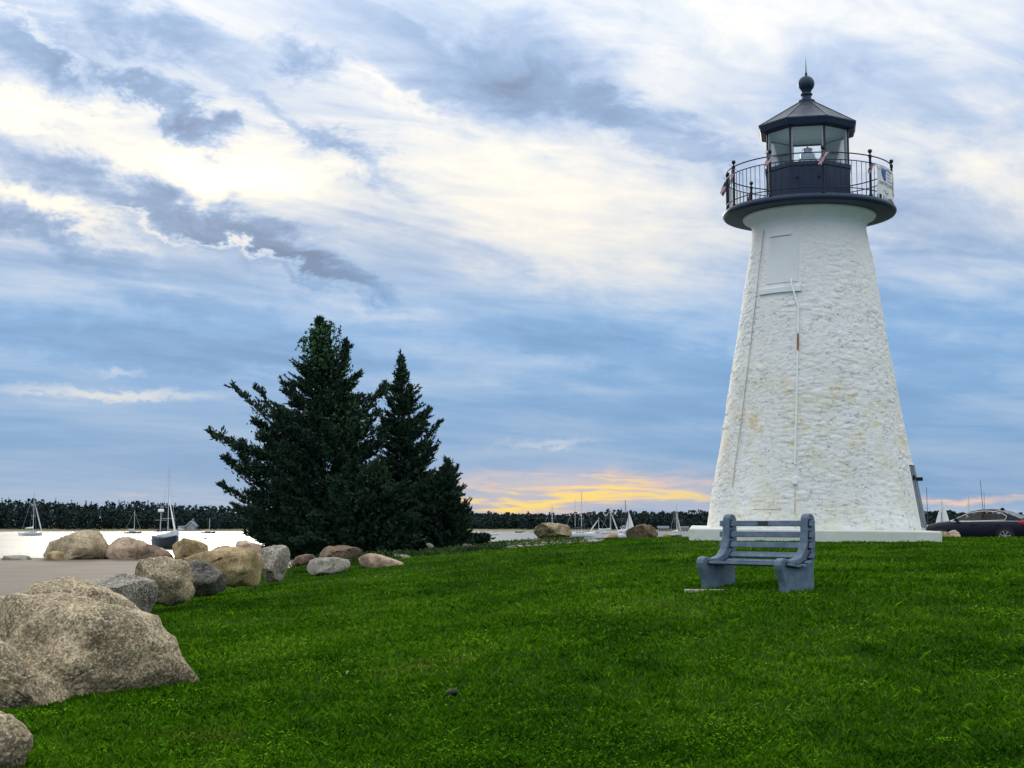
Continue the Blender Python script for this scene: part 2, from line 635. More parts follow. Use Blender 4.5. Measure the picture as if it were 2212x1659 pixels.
def leaf_mat(name, dark, light, scale=.15, trans=0.0):
    def nodes(t, b, ob):
        at = t.n('ShaderNodeAttribute')
        at.attribute_name = 'tint'
        n = t.noise(ob, scale, 3, .6)
        f = t.math('ADD', t.math('MULTIPLY', at.outputs['Fac'], .7), t.math('MULTIPLY', t.math('SUBTRACT', n, .35), .9), clamp=True)
        t.put(b.inputs['Base Color'], t.ramp(f, [(.1, dark), (.9, light)]))
        if trans:
            b.inputs['Transmission Weight'].default_value = 0
    return mat(name, dark, .8, spec=.15, build=nodes)


M_wood = leaf_mat('far_foliage', (.010, .023, .026), (.024, .043, .037), .05)


def quads_cloud(C, S, rg, up=.3):
    """one random quad of half size S at every centre C"""
    n = len(C)
    a = rg.normal(size=(n, 3))
    a /= np.linalg.norm(a, axis=1, keepdims=True)
    b = np.cross(a, rg.normal(size=(n, 3)))
    b /= np.linalg.norm(b, axis=1, keepdims=True)
    a = a * S[:, None]
    b = b * S[:, None] * .8
    v = np.stack([C - a - b * .4, C + b, C + a - b * .2, C - b], 1).reshape(-1, 3)
    f = np.arange(4 * n).reshape(n, 4)
    return v, f


uu = [-900, 0, 200, 330, 430, 520, 1000, 1200, 1530, 2000, 2212, 3100]
vv = [1079, 1079, 1083, 1086, 1094, 1100, 1107, 1106, 1106, 1104, 1107, 1105]
VS, FS, TS = [], [], []
off = 0
rgw = np.random.default_rng(3)
for row, (yd, cnt) in enumerate(((818, 420), (832, 420), (848, 440), (866, 520), (886, 520))):
    for i in range(cnt):
        y = yd + rgw.uniform(-6, 6)
        x = -430 + 860 * (i + rgw.uniform(-.4, .4)) / cnt
        u = CX + x / y * F2
        top = np.interp(u, uu, vv)
        zt = CAM_Z + (1132 - top) / F2 * 866
        zt = zt * (.62 + .1 * row) + rgw.normal(0, .6) + .8 * math.sin(x * .045 + row) + .6 * math.sin(x * .11 + 2 * row)
        hgt = max(4.0, zt - 1.5)
        con = rgw.random() < (.12 if u < 700 else .03)
        nq = 78
        th = rgw.uniform(0, 2 * math.pi, nq)
        hh = rgw.random(nq) ** .8
        w = rgw.uniform(1.5, 4.6) * (0.55 if con else 1)
        rad = w * (np.clip(1.02 - hh, 0, 1) ** .8 if con else np.clip(1 - np.clip(2.2 * hh - 1.2, 0, 1) ** 2.2, .0, 1) ** .5 * np.clip(.65 + hh, 0, 1)) * rgw.uniform(.45, 1.0, nq)
        C = np.stack([x + np.cos(th) * rad, y + np.sin(th) * rad * .8, .8 + hh * hgt * (1.08 if con else 1)], 1)
        v, f = quads_cloud(C, rgw.uniform(.4, 1.05, nq) * (.65 if con else 1), rgw)
        VS.append(v)
        FS.append(f + off)
        off += len(v)
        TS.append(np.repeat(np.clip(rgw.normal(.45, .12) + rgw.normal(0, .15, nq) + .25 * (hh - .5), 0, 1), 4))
struct(np_mesh('far_wood', np.concatenate(VS), np.concatenate(FS), M_wood, attr=np.concatenate(TS)), 'stuff',
       'dark wood along the far shore of the bay')

# ------------------------------------------------------------------ grass
M_grass = None


def grass_nodes(t, b, ob):
    at = t.n('ShaderNodeAttribute')
    at.attribute_name = 'tint'
    n1 = t.noise(ob, .55, 4, .6)
    n2 = t.noise(t.mapping(ob, loc=(3, 1, 0)), 2.6, 4, .65)
    f = t.math('ADD', t.math('MULTIPLY', at.outputs['Fac'], .55), t.math('ADD', t.math('MULTIPLY', t.math('SUBTRACT', n1, .42), 1.3), t.math('MULTIPLY', t.math('SUBTRACT', n2, .47), 1.0)), clamp=True)
    c = t.ramp(f, [(0, (.013, .052, .003)), (.4, (.056, .160, .005)), (.75, (.115, .250, .010)), (1, (.26, .35, .05))])
    straw = t.noise(t.mapping(ob, loc=(4, 9, 0)), .8, 5, .7)
    c = t.mix(t.maprange(straw, .60, .76, 0, .45), c, (.17, .16, .03))
    t.put(b.inputs['Base Color'], c)


M_grass = mat('grass_blade', (.05, .14, .02), .9, spec=0.0, build=grass_nodes)
rg = np.random.default_rng(11)
NB = 740000
y0, y1, pw = 7.6, 52.0, 1.75
t = rg.random(NB)
yb = (y0 ** (1 - pw) + t * (y1 ** (1 - pw) - y0 ** (1 - pw))) ** (1 / (1 - pw))
xb = rg.uniform(-1, 1, NB) * (yb * .352 + 3.0)
# clumps
cl = rg.random(NB) < .45
ng = 9000
gcy = (y0 ** (1 - pw) + rg.random(ng) * (y1 ** (1 - pw) - y0 ** (1 - pw))) ** (1 / (1 - pw))
gcx = rg.uniform(-1, 1, ng) * (gcy * .352 + 3.0)
gi = rg.integers(0, ng, NB)
xb = np.where(cl, gcx[gi] + rg.normal(0, .035, NB) * (gcy[gi] / 10) ** .6, xb)
yb = np.where(cl, gcy[gi] + rg.normal(0, .035, NB) * (gcy[gi] / 10) ** .6, yb)
keep = (xb > lot_edge(yb) + .25) & (yb < shore_start(xb) + .2)
keep &= ~((np.abs(xb - 7.66) < 2.9) & (np.abs(yb - 37.6) < 2.8))
xb, yb, cl = xb[keep], yb[keep], cl[keep]
NB = len(xb)
zb = H(xb, yb) - .004
lod = (yb / 10.0) ** .55
hgt = rg.gamma(7, .0036, NB) * np.where(cl, 1.2, 1.0) * (1 + .05 * (lod - 1))
wid = rg.uniform(.0025, .0058, NB) * lod * 1.2
th = rg.uniform(0, 2 * math.pi, NB)
lean = rg.normal(0, .42, (NB, 2)) * hgt[:, None]
dxy = np.stack([np.cos(th), np.sin(th)], 1) * wid[:, None]
b0 = np.stack([xb - dxy[:, 0], yb - dxy[:, 1], zb], 1)
b1 = np.stack([xb + dxy[:, 0], yb + dxy[:, 1], zb], 1)
m1 = np.stack([xb + lean[:, 0] * .35 + dxy[:, 0] * .8, yb + lean[:, 1] * .35 + dxy[:, 1] * .8, zb + hgt * .6], 1)
tp = np.stack([xb + lean[:, 0] * 1.3, yb + lean[:, 1] * 1.3, zb + hgt], 1)
gv = np.stack([b0, b1, m1, tp], 1).reshape(-1, 3)
gf = np.arange(4 * NB).reshape(NB, 4)
# clover and other flat leaves in loose patches
npch = 260
py = (y0 ** (1 - pw) + rg.random(npch) * (40.0 ** (1 - pw) - y0 ** (1 - pw))) ** (1 / (1 - pw))
pxx = rg.uniform(-1, 1, npch) * (py * .352 + 1.2)
NL = 26000
pi_ = rg.integers(0, npch, NL)
sc_ = rg.uniform(.05, .30, npch)[pi_]
lx, ly = pxx[pi_] + rg.normal(0, 1, NL) * sc_, py[pi_] + rg.normal(0, 1, NL) * sc_
ok = (lx > lot_edge(ly) + .25) & (ly > 7)
ok &= ~((np.abs(lx - 7.66) < 2.9) & (np.abs(ly - 37.6) < 2.8))
lx, ly = lx[ok], ly[ok]
NL = len(lx)
LC = np.stack([lx, ly, H(lx, ly) + rg.uniform(.012, .040, NL)], 1)
la = rg.uniform(0, 2 * math.pi, NL)
ls = rg.uniform(.006, .013, NL) * (ly / 10) ** .4
e1 = np.stack([np.cos(la), np.sin(la), rg.normal(0, .25, NL)], 1) * ls[:, None]
e2 = np.stack([-np.sin(la), np.cos(la), rg.normal(0, .25, NL)], 1) * ls[:, None] * .8
struct(np_mesh('clover', np.stack([LC - e1, LC + e2, LC + e1, LC - e2], 1).reshape(-1, 3), np.arange(4 * NL).reshape(NL, 4), M_grass,
               attr=np.repeat(np.clip(rg.normal(.72, .15, NL), 0, 1), 4)), 'stuff', 'small flat clover leaves scattered in the lawn')
tint = np.repeat(np.clip(rg.normal(.42, .22, NB) + np.where(rg.random(NB) < .03, .5, 0), 0, 1), 4)
struct(np_mesh('grass', gv, gf, M_grass, attr=tint), 'stuff', 'short mown green grass covering the lawn')

# ------------------------------------------------------------------ lighthouse
def tower_nodes(t, b, ob):
    sp = t.n('ShaderNodeSeparateXYZ')
    t.put(sp.inputs[0], ob)
    z = sp.outputs[2]
    so = t.mapping(ob, scale=(1, 1, 2.3))
    n1 = t.noise(ob, .9, 4, .6)
    n2 = t.noise(so, 5.5, 5, .65, .6)
    n3 = t.noise(t.mapping(so, loc=(7, 3, 1)), 11.0, 4, .6, .8)
    n4 = t.noise(t.mapping(ob, loc=(2, 5, 8)), 1.6, 3, .6)
    c = t.ramp(n1, [(.3, (.755, .775, .77)), (.7, (.83, .835, .815))])
    # yellowed and green weathering of the old paint, mostly on the lower half
    low = t.maprange(z, 5.2, 2.6, 0, 1, True)
    yel = t.math('MULTIPLY', low, t.maprange(n4, .46, .66, 0, .60))
    c = t.mix(yel, c, (.74, .71, .54))
    och = t.math('MULTIPLY', t.maprange(t.noise(t.mapping(ob, loc=(1, 1, 4)), 3.2, 4, .6), .57, .66, 0, .6), t.math('MULTIPLY', low, t.maprange(z, 1.2, 2.2, 0, 1)))
    c = t.mix(och, c, (.72, .56, .26))
    # chipped paint showing dark stone in the joints
    ch = t.math('MULTIPLY', t.maprange(n3, .585, .63, 0, .85), t.maprange(t.noise(t.mapping(ob, loc=(9, 2, 6), scale=(1, 1, 1.4)), 1.7, 4, .65), .46, .60, 0, 1))
    vor = t.n('ShaderNodeTexVoronoi', feature='DISTANCE_TO_EDGE')
    wn = t.n('ShaderNodeVectorMath', operation='ADD')
    t.put(wn.inputs[0], so)
    t.put(wn.inputs[1], t.mapping(t.noise(ob, 3.0, 4, .6, color=True), scale=(.5, .5, .5)))
    t.put(vor.inputs['Vector'], wn.outputs[0])
    vor.inputs['Scale'].default_value = 4.2
    line = t.math('MULTIPLY', t.maprange(vor.outputs['Distance'], .045, .012, 0, .6), t.maprange(t.noise(t.mapping(ob, loc=(3, 8, 1)), 4.5, 4, .6), .50, .60, 0, 1))
    ch = t.math('MAXIMUM', ch, line)
    ch = t.math('MULTIPLY', ch, t.maprange(z, 7.2, 5.6, .12, 1))
    c = t.mix(ch, c, (.16, .15, .13))
    gr = t.maprange(n2, .56, .72, 0, .42)
    c = t.mix(gr, c, (.52, .57, .58))
    t.put(b.inputs['Base Color'], c)
    bn = t.n('ShaderNodeBump')
    bn.inputs['Strength'].default_value = .55
    bn.inputs['Distance'].default_value = .03
    t.put(bn.inputs['Height'], t.math('ADD', n2, t.math('MULTIPLY', n3, .5)))
    t.put(b.inputs['Normal'], bn.outputs[0])


M_tower = mat('whitewashed_stone', (.8, .8, .8), .75, spec=.25, build=tower_nodes)
M_white = mat('white_render', (.84, .86, .85), .7, var=.05, vscale=3, bump=.2, bscale=25, spec=.3)


def plinth_nodes(t, b, ob):
    n1 = t.noise(ob, 2.0, 5, .65)
    n2 = t.noise(t.mapping(ob, scale=(1, 1, .35)), 9.0, 5, .65)
    c = t.ramp(n1, [(.3, (.58, .61, .54)), (.7, (.70, .725, .67))])
    c = t.mix(t.maprange(n2, .62, .70, 0, .6), c, (.20, .21, .19))
    t.put(b.inputs['Base Color'], c)


M_plinth = mat('painted_concrete', (.75, .76, .72), .8, bump=.2, spec=.25, build=plinth_nodes)
M_dark = mat('navy_black_paint', (.010, .026, .060), .5, var=.25, vscale=6, spec=.35)
M_iron = mat('black_iron', (.010, .015, .030), .5, spec=.35)


def roof_nodes(t, b, ob):
    n1 = t.noise(ob, 3.0, 5, .65)
    n2 = t.noise(t.mapping(ob, loc=(3, 3, 3)), 1.5, 4, .6)
    c = t.ramp(n1, [(.3, (.020, .034, .054)), (.7, (.050, .062, .080))])
    c = t.mix(t.maprange(n2, .5, .7, 0, .6), c, (.14, .145, .15))
    t.put(b.inputs['Base Color'], c)
    t.put(b.inputs['Roughness'], t.maprange(n1, .3, .7, .38, .6))


M_roof = mat('weathered_metal_roof', (.07, .08, .09), .5, metallic=.2, build=roof_nodes)
M_ceil = mat('lantern_ceiling_paint', (.62, .80, .90), .7, var=.06)
M_mull = mat('white_frame_paint', (.72, .76, .76), .5)


def glass_nodes(tint=(.93, .97, .98)):
    def f(t, b, ob):
        tr = t.n('ShaderNodeBsdfTransparent')
        tr.inputs[0].default_value = (*tint, 1)
        gl = t.n('ShaderNodeBsdfGlossy')
        gl.inputs['Roughness'].default_value = .03
        fr = t.n('ShaderNodeFresnel')
        fr.inputs[0].default_value = 1.4
        mx = t.n('ShaderNodeMixShader')
        t.put(mx.inputs[0], fr.outputs[0])
        t.t.links.new(tr.outputs[0], mx.inputs[1])
        t.t.links.new(gl.outputs[0], mx.inputs[2])
        out = [n for n in t.t.nodes if n.type == 'OUTPUT_MATERIAL'][0]
        t.t.links.new(mx.outputs[0], out.inputs[0])
    return f


M_glass = mat('clear_pane', build=glass_nodes())
M_lens = mat('lens_glass', (.55, .62, .66), .12, spec=.8, var=.2, vscale=12)
M_rust = mat('rusty_iron', (.30, .10, .04), .85, var=.4, vscale=15)
M_doorw = mat('weathered_grey_boards', (.17, .20, .23), .8, var=.3, vscale=7, bump=.3)
M_black = mat('black_and_shade', (.006, .007, .009), .8)  # black parts, and the painted shade of joints, slots and wheel arches

LX, LY = 7.66, 37.6
LZ = CAM_Z - .10
lh_rot = -math.atan2(LX, LY)
LH = thing('lighthouse', 'white stone lighthouse tower with black lantern room and railed gallery', 'lighthouse', (LX, LY, LZ), lh_rot)


def pol(a, r, z):
    """a: degrees to the right of the side that faces the viewer"""
    a = R(a)
    return Vector((r * math.sin(a), -r * math.cos(a), z))


TP = [(0, 2.71), (1.69, 2.416), (2.76, 2.22), (4.95, 1.86), (7.55, 1.445), (7.9, 1.44)]


def rt(z):
    return float(np.interp(z, [p[0] for p in TP], [p[1] for p in TP]))


def in_panel(a, z):
    return smoothstep(-44, -40, a) * (1 - smoothstep(-9.5, -6, a)) * smoothstep(5.9, 6.0, z) * (1 - smoothstep(7.25, 7.4, z))


na, nz_ = 400, 330
A = np.linspace(-180, 180, na, endpoint=False)
ZZ = np.linspace(-.1, 7.72, nz_)
tv = []
for z in ZZ:
    r = rt(z)
    amp = 1 - .65 * float(smoothstep(6.9, 7.5, z))
    for a in A:
        ar = R(a)
        p = Vector((math.sin(ar) * r, -math.cos(ar) * r, z))
        wv = mnoise.noise_vector(Vector((p.x * 1.1, p.y * 1.1, z * 1.6))) * .55
        pp = Vector((p.x * 3.0, p.y * 3.0, z * 6.4)) + wv
        d, _ = mnoise.voronoi(pp, distance_metric='DISTANCE')
        cell = min(1.0, (d[1] - d[0]) * 3.0)
        q1 = Vector((p.x * 9, p.y * 9, z * 13)) + wv * 3
        n = fbm(q1, 3)
        n2 = mnoise.noise(Vector((p.x * .7, p.y * .7, z * .7)))
        n3 = max(0.0, mnoise.noise(Vector((p.x * 1.6 + 4, p.y * 1.6, z * 1.9))) + .35)
        lump = mnoise.cell(pp)
        dd = ((.013 * cell + .008 * lump) * min(1, n3 * 1.7 + .12) + .0065 * n) * amp * (1 - float(in_panel(a, z))) + .022 * n2
        s = (r + dd) / r
        tv.append((p.x * s, p.y * s, z))
tv = np.array(tv)
i_, j_ = np.meshgrid(np.arange(na), np.arange(nz_ - 1))
tf = np.stack([j_ * na + i_, j_ * na + (i_ + 1) % na, (j_ + 1) * na + (i_ + 1) % na, (j_ + 1) * na + i_], -1).reshape(-1, 4)
tower = np_mesh('tower', tv, tf, M_tower, LH, smooth=True)


def patch(mb, a0, a1, z0, z1, off0, off1, n=10, m=6, mi=0):
    """curved slab hugging the tower"""
    vs, fs = [], []
    for o in (off0, off1):
        for j in range(m + 1):
            z = z0 + (z1 - z0) * j / m
            for i in range(n + 1):
                vs.append(pol(a0 + (a1 - a0) * i / n, rt(z) + o, z))
    W = n + 1
    S = W * (m + 1)
    for j in range(m):
        for i in range(n):
            q_ = (j * W + i, j * W + i + 1, (j + 1) * W + i + 1, (j + 1) * W + i)
            fs += [q_, tuple(x + S for x in reversed(q_))]
    for i in range(n):
        fs += [(i, i + 1, S + i + 1, S + i), (m * W + i, m * W + i + 1, S + m * W + i + 1, S + m * W + i)]
    for j in range(m):
        fs += [(j * W, (j + 1) * W, S + (j + 1) * W, S + j * W), (j * W + n, (j + 1) * W + n, S + (j + 1) * W + n, S + j * W + n)]
    mb.add(vs, fs, mi)


mb = MB(); patch(mb, -39, -10, 6.05, 7.24, -.05, .014)
M_panel = mat('smooth_plaster', (.70, .745, .765), .7, var=.05, vscale=2, bump=.15, bscale=12, spec=.25)
mb.build('window_panel', M_panel, tower, smooth=True)
mb = MB(); patch(mb, -46, -7, 5.80, 5.92, -.05, .062, n=14, m=1)
mb.build('window_sill', M_panel, tower, smooth=True)
mb = MB(); patch(mb, -39.5, -17, 7.265, 7.30, -.05, .045, n=10, m=1)
mb.build('window_lintel', M_panel, tower, smooth=True)
cpts = [pol(-15, rt(6.1) + .05, 6.12), pol(-14.6, rt(5.98) + .09, 5.98), pol(-9.2, rt(5.45) + .045, 5.42)]
cpts += [pol(-9.2 - .1 * k, rt(5.3 - k * .42) + .04, 5.3 - k * .42) for k in range(10)]
mb = MB(); mb.tube(cpts, .021, 8)
mb.build('conduit', M_white, tower, smooth=True)
mb = MB(); mb.tube([pol(-9.3, rt(4.72) + .043, 4.72), pol(-9.3, rt(4.30) + .043, 4.30)], .0235, 8)
mb.build('rusted_conduit_joint', M_rust, tower, smooth=True)['label'] = 'orange rusted length of the white conduit'
zb_ = 1.12
mb = MB(); mb.box(pol(-9.9, rt(zb_) + .045, zb_), (.12, .1, .17), Euler((R(-10), 0, R(-9.9))).to_matrix())
mb.build('junction_box', M_white, tower, bevel=.008)
mb = MB(); patch(mb, -10.2, -9.5, .30, 1.02, -.02, .012, n=2, m=4)
mb.build('rust_streak', mat('rust_stain', (.62, .54, .34), .85, var=.3, vscale=6), tower, smooth=True)
mb = MB(); mb.tube([pol(-49 - .09 * k * k * .05, rt(7.5 - k * .5) + .035, 7.5 - k * .5) for k in range(14)], .009, 6)
mb.build('cable', mat('grey_cable', (.28, .33, .36), .7), tower, smooth=True)
mb = MB(); patch(mb, -33, -17, .445, .455, -.02, .03, n=6, m=1)
mb.build('rusty_bar', mat('pale_rust', (.48, .34, .27), .8), tower)

# door on the side, seen at a grazing angle
door = MB(); patch(door, 67.5, 96, -.02, 1.62, -.03, .012, n=10, m=8)
door = door.build('door_frame', M_white, LH, smooth=True)
for k, (a0, a1) in enumerate(((69.5, 72.6), (73.6, 82.0), (82.4, 90.0))):
    mb = MB(); patch(mb, a0, a1, .01, 1.52, .0, .03 + .002 * k, n=3, m=6)
    mb.build('plank', M_doorw, door, smooth=True)
mb = MB(); patch(mb, 72.5, 73.7, .01, 1.52, .0, .018, n=1, m=6); patch(mb, 81.9, 82.5, .01, 1.52, .0, .018, n=1, m=6)
patch(mb, 69.4, 84, 1.515, 1.545, .0, .034, n=5, m=1)
mb.build('gap', M_black, door)  # solid black strips painted as the shade between the planks
mb = MB(); patch(mb, 69.8, 83, 1.19, 1.25, .02, .05, n=5, m=1)
mb.box(pol(71, rt(1.22) + .05, 1.235), (.06, .06, .10), (0, 0, R(71)))
mb.box(pol(80, rt(1.22) + .10, 1.205), (.10, .16, .09), (0, 0, R(80)))
mb.build('hinge_strap', M_black, door)

# plinth: a low slab, slightly out of level
minv = Matrix.LocRotScale(Vector((LX, LY, LZ)), Euler((0, 0, lh_rot)), None).inverted()
fl, fr_ = P(1488, 1141, 35.0), P(2035, 1148, 34.25)
bk = Vector((.13, 1, 0)) * 6.1
mb = MB()
tops = [fl, fr_, fr_ + bk + Vector((0, 0, .03)), fl + bk + Vector((0, 0, .06))]
pv = []
for p in tops:
    pv.append(minv @ p)
for p in tops:
    pv.append(minv @ Vector((p.x, p.y, H1(p.x, p.y) - .35)))
mb.add(pv, [(0, 1, 2, 3), (7, 6, 5, 4), (0, 4, 5, 1), (1, 5, 6, 2), (2, 6, 7, 3), (3, 7, 4, 0)])
mb.build('plinth', M_plinth, LH, bevel=.035)

# gallery
mb = MB(); mb.lathe([(1.40, 7.62), (1.45, 7.70), (1.50, 7.79), (1.58, 7.86), (1.67, 7.90), (1.69, 7.93), (1.69, 7.965), (1.30, 7.965)], 72)
mb.build('collar', M_white, LH, smooth=True)
mb = MB(); mb.lathe([(1.2, 7.97), (2.12, 7.97), (2.17, 7.985), (2.20, 8.03), (2.20, 8.08), (2.17, 8.125), (2.12, 8.14), (2.11, 8.155), (1.0, 8.155)], 96)
deck = mb.build('gallery_deck', M_dark, LH, smooth=50)
RR = 2.10


def ring(r, z, rad, n=108):
    m = MB()
    pts = [pol(360 * k / n, r, z) for k in range(n)]
    vs, fs = [], []
    for p in pts:
        out = Vector((p.x, p.y, 0)).normalized()
        for j in range(6):
            t = 2 * math.pi * j / 6
            vs.append(p + out * math.cos(t) * rad + Vector((0, 0, math.sin(t) * rad)))
    for k in range(n):
        for j in range(6):
            fs.append((k * 6 + j, k * 6 + (j + 1) % 6, ((k + 1) % n) * 6 + (j + 1) % 6, ((k + 1) % n) * 6 + j))
    m.add(vs, fs)
    return m


railing = ring(RR, 9.16, .016).build('railing', M_iron, LH, smooth='all')
ring(RR, 8.985, .013).build('rail', M_iron, railing, smooth='all')
ring(RR, 8.30, .013).build('rail', M_iron, railing, smooth='all')
mb = MB(); mb.lathe([(.05, 8.15), (.05, 8.19), (.032, 8.2), (.030, 9.10), (.042, 9.12), (.042, 9.18), (.02, 9.2), (.018, 9.22), (.045, 9.245), (.056, 9.28), (.045, 9.315), (.0, 9.33)], 10)
post0 = mb.build('post', M_iron, railing, smooth=40)
PA = [10 + 36 * k for k in range(10)]
for k, a in enumerate(PA):
    o = post0 if k == 0 else twin(post0, railing)
    o.location = pol(a, RR, 0)
mb = MB(); mb.tube([(0, 0, 8.15), (0, 0, 8.985)], .0085, 6)
bal0 = mb.build('baluster', M_iron, railing, smooth=True)
first = True
for a in PA:
    for j in range(1, 9):
        o = bal0 if first else twin(bal0, railing)
        first = False
        o.location = pol(a + 4 * j, RR, 0)


# lantern room (eight sided)
def octo(r, z):
    return [pol(22.5 + 45 * k, r, z) for k in range(8)]


def octo_solid(mb, prof, cap0=True, cap1=True):
    vs, fs = [], []
    for r, z in prof:
        vs += octo(r, z)
    for i in range(len(prof) - 1):
        for k_ in range(8):
            fs.append((i * 8 + k_, i * 8 + (k_ + 1) % 8, (i + 1) * 8 + (k_ + 1) % 8, (i + 1) * 8 + k_))
    if cap0:
        fs.append(tuple(reversed(range(8))))
    if cap1:
        fs.append(tuple((len(prof) - 1) * 8 + k_ for k_ in range(8)))
    mb.add(vs, fs)


ZP, ZG = 9.20, 10.13
mb = MB(); octo_solid(mb, [(1.145, 8.155), (1.145, 8.33), (1.135, 8.335), (1.135, ZP - .10), (1.165, ZP - .095), (1.165, ZP), (1.0, ZP)])
para = mb.build('lantern_wall', M_dark, LH)
for k in range(8):
    p0, p1 = octo(1.137, 0)[k], octo(1.137, 0)[(k + 1) % 8]
    c_ = (p0 + p1) / 2
    ang = math.atan2(c_.y, c_.x)
    mb = MB(); mb.box((c_.x, c_.y, (8.345 + ZP - .11) / 2), (.012, .80, ZP - .11 - 8.345 - .03), (0, 0, ang))
    mb.build('wall_panel', M_dark, para, bevel=.005)
for a, r_ in ((-14.5, 1.062), (14.5, 1.068)):
    mb = MB(); mb.tube([pol(a, r_, 8.78), pol(a, r_ + .03, 8.78)], .035, 10)
    mb.box(pol(a, r_ + .022, 8.80), (.07, .05, .03), (0, 0, R(a)))
    mb.build('ventilator', M_black, para)
frame = MB(); octo_solid(frame, [(1.10, ZG - .02), (1.12, ZG - .02), (1.12, ZG + .05), (1.05, ZG + .05)], False, False)
frame = frame.build('lantern_frame', M_dark, LH)
for k in range(8):
    p = octo(1.10, 0)[k]
    ang = math.atan2(p.y, p.x)
    mb = MB(); mb.box((p.x, p.y, (ZP + ZG) / 2), (.035, .05, ZG - ZP), (0, 0, ang))
    mu = mb.build('mullion', M_iron, frame)
    q_ = octo(1.055, 0)[k]
    mb = MB(); mb.box((q_.x, q_.y, (ZP + ZG) / 2), (.055, .075, ZG - ZP - .004), (0, 0, ang))
    mb.build('inner_frame', M_mull, frame)
    a_, b_ = octo(1.085, 0)[k], octo(1.085, 0)[(k + 1) % 8]
    mb = MB(); mb.add([a_ + Vector((0, 0, ZP)), b_ + Vector((0, 0, ZP)), b_ + Vector((0, 0, ZG)), a_ + Vector((0, 0, ZG))], [(0, 1, 2, 3)])
    mb.build('pane', M_glass, frame)
mb = MB(); octo_solid(mb, [(1.12, ZG + .0), (1.17, ZG + .0), (1.27, ZG + .03), (1.31, ZG + .15), (1.32, ZG + .17), (1.32, ZG + .185), (.21, 10.99), (.21, 11.02)], False)
roof = mb.build('roof', M_roof, LH)
for k in range(8):
    p0, p1 = octo(1.325, ZG + .185)[k], octo(.21, 11.0)[k]
    mb = MB(); mb.tube([p0, p1], .014, 6)
    mb.build('roof_rib', M_roof, roof)
mb = MB(); octo_solid(mb, [(1.12, ZG + .03), (.9, ZG + .035), (.12, ZG + .05)], False, True)
mb.build('ceiling', M_ceil, roof)
mb = MB(); octo_solid(mb, [(1.172, ZG - .005), (1.275, ZG + .026), (1.318, ZG + .15), (1.328, ZG + .155), (1.328, ZG + .19), (1.30, ZG + .20)], False, False)
mb.build('fascia', M_dark, roof)
mb = MB(); mb.lathe([(.215, 10.98), (.215, 11.05), (.15, 11.07), (.125, 11.12), (.12, 11.19), (.155, 11.20), (.155, 11.235), (.12, 11.245), (.115, 11.28), (.13, 11.30)]
                    + [(.212 * math.cos(R(e)), 11.50 + .212 * math.sin(R(e))) for e in range(-50, 81, 10)] + [(.035, 11.71), (.03, 11.80), (.016, 11.81), (.011, 11.98), (.0, 12.27)], 28)
mb.build('ball_finial', M_dark, roof, smooth=40)
mb = MB(); octo_solid(mb, [(1.02, ZP + .004), (.35, ZP + .006)], False, True)
mb.build('ceiling_bounce_plate', M_mull, LH)  # added pale plate that bounces light up onto the ceiling
# optic inside the lantern
mb = MB(); mb.lathe([(.16, 8.16), (.16, 9.0), (.30, 9.02), (.30, 9.06), (.12, 9.08), (.12, 9.14), (.21, 9.16)]
                    + [(.23 + .02 * (k % 2) - .0016 * (k - 7) ** 2, 9.16 + .032 * k) for k in range(13)]
                    + [(.19, 9.60), (.19, 9.63), (.12, 9.65), (.10, 9.74), (.14, 9.75), (.12, 9.78), (.03, 9.81), (0, 9.86)], 20)
lens = mb.build('beacon_lens', M_lens, LH, smooth=30)
mb = MB(); mb.lathe([(.15 * math.cos(R(e)), 9.17 + .17 * math.sin(R(e))) for e in range(-20, 91, 10)], 16, c=(.36, .05, 0.02)); mb.tube([(.36, .05, 8.16), (.36, .05, 9.12)], .03, 8)
mb.build('backup_lamp', mat('milky_plastic', (.75, .78, .78), .3), lens, smooth=True)


# ------------------------------------------------------------------ flags tied to the gallery rail
def flag_nodes(t, b, ob):
    uv = t.n('ShaderNodeUVMap')
    sp = t.n('ShaderNodeSeparateXYZ')
    t.put(sp.inputs[0], uv.outputs[0])
    f_, h_ = sp.outputs[0], sp.outputs[1]
    st = t.math('MODULO', t.math('FLOOR', t.math('MULTIPLY', h_, 12.999)), 2.0)
    c = t.mix(st, (.30, .018, .035), (.72, .68, .70))
    can = t.math('MULTIPLY', t.math('LESS_THAN', f_, .42), t.math('LESS_THAN', h_, .54))
    vo = t.n('ShaderNodeTexVoronoi')
    t.put(vo.inputs['Vector'], t.mapping(uv.outputs[0], scale=(16, 12, 1)))
    vo.inputs['Scale'].default_value = 1.0
    vo.inputs['Randomness'].default_value = .2
    star = t.math('LESS_THAN', vo.outputs['Distance'], .26)
    c = t.mix(can, c, t.mix(star, (.016, .028, .10), (.6, .6, .65)))
    t.put(b.inputs['Base Color'], c)


M_flag = mat('flag_cloth', (.5, .1, .1), .9, spec=.1, build=flag_nodes)
M_stick = mat('flag_stick', (.12, .10, .09), .6)


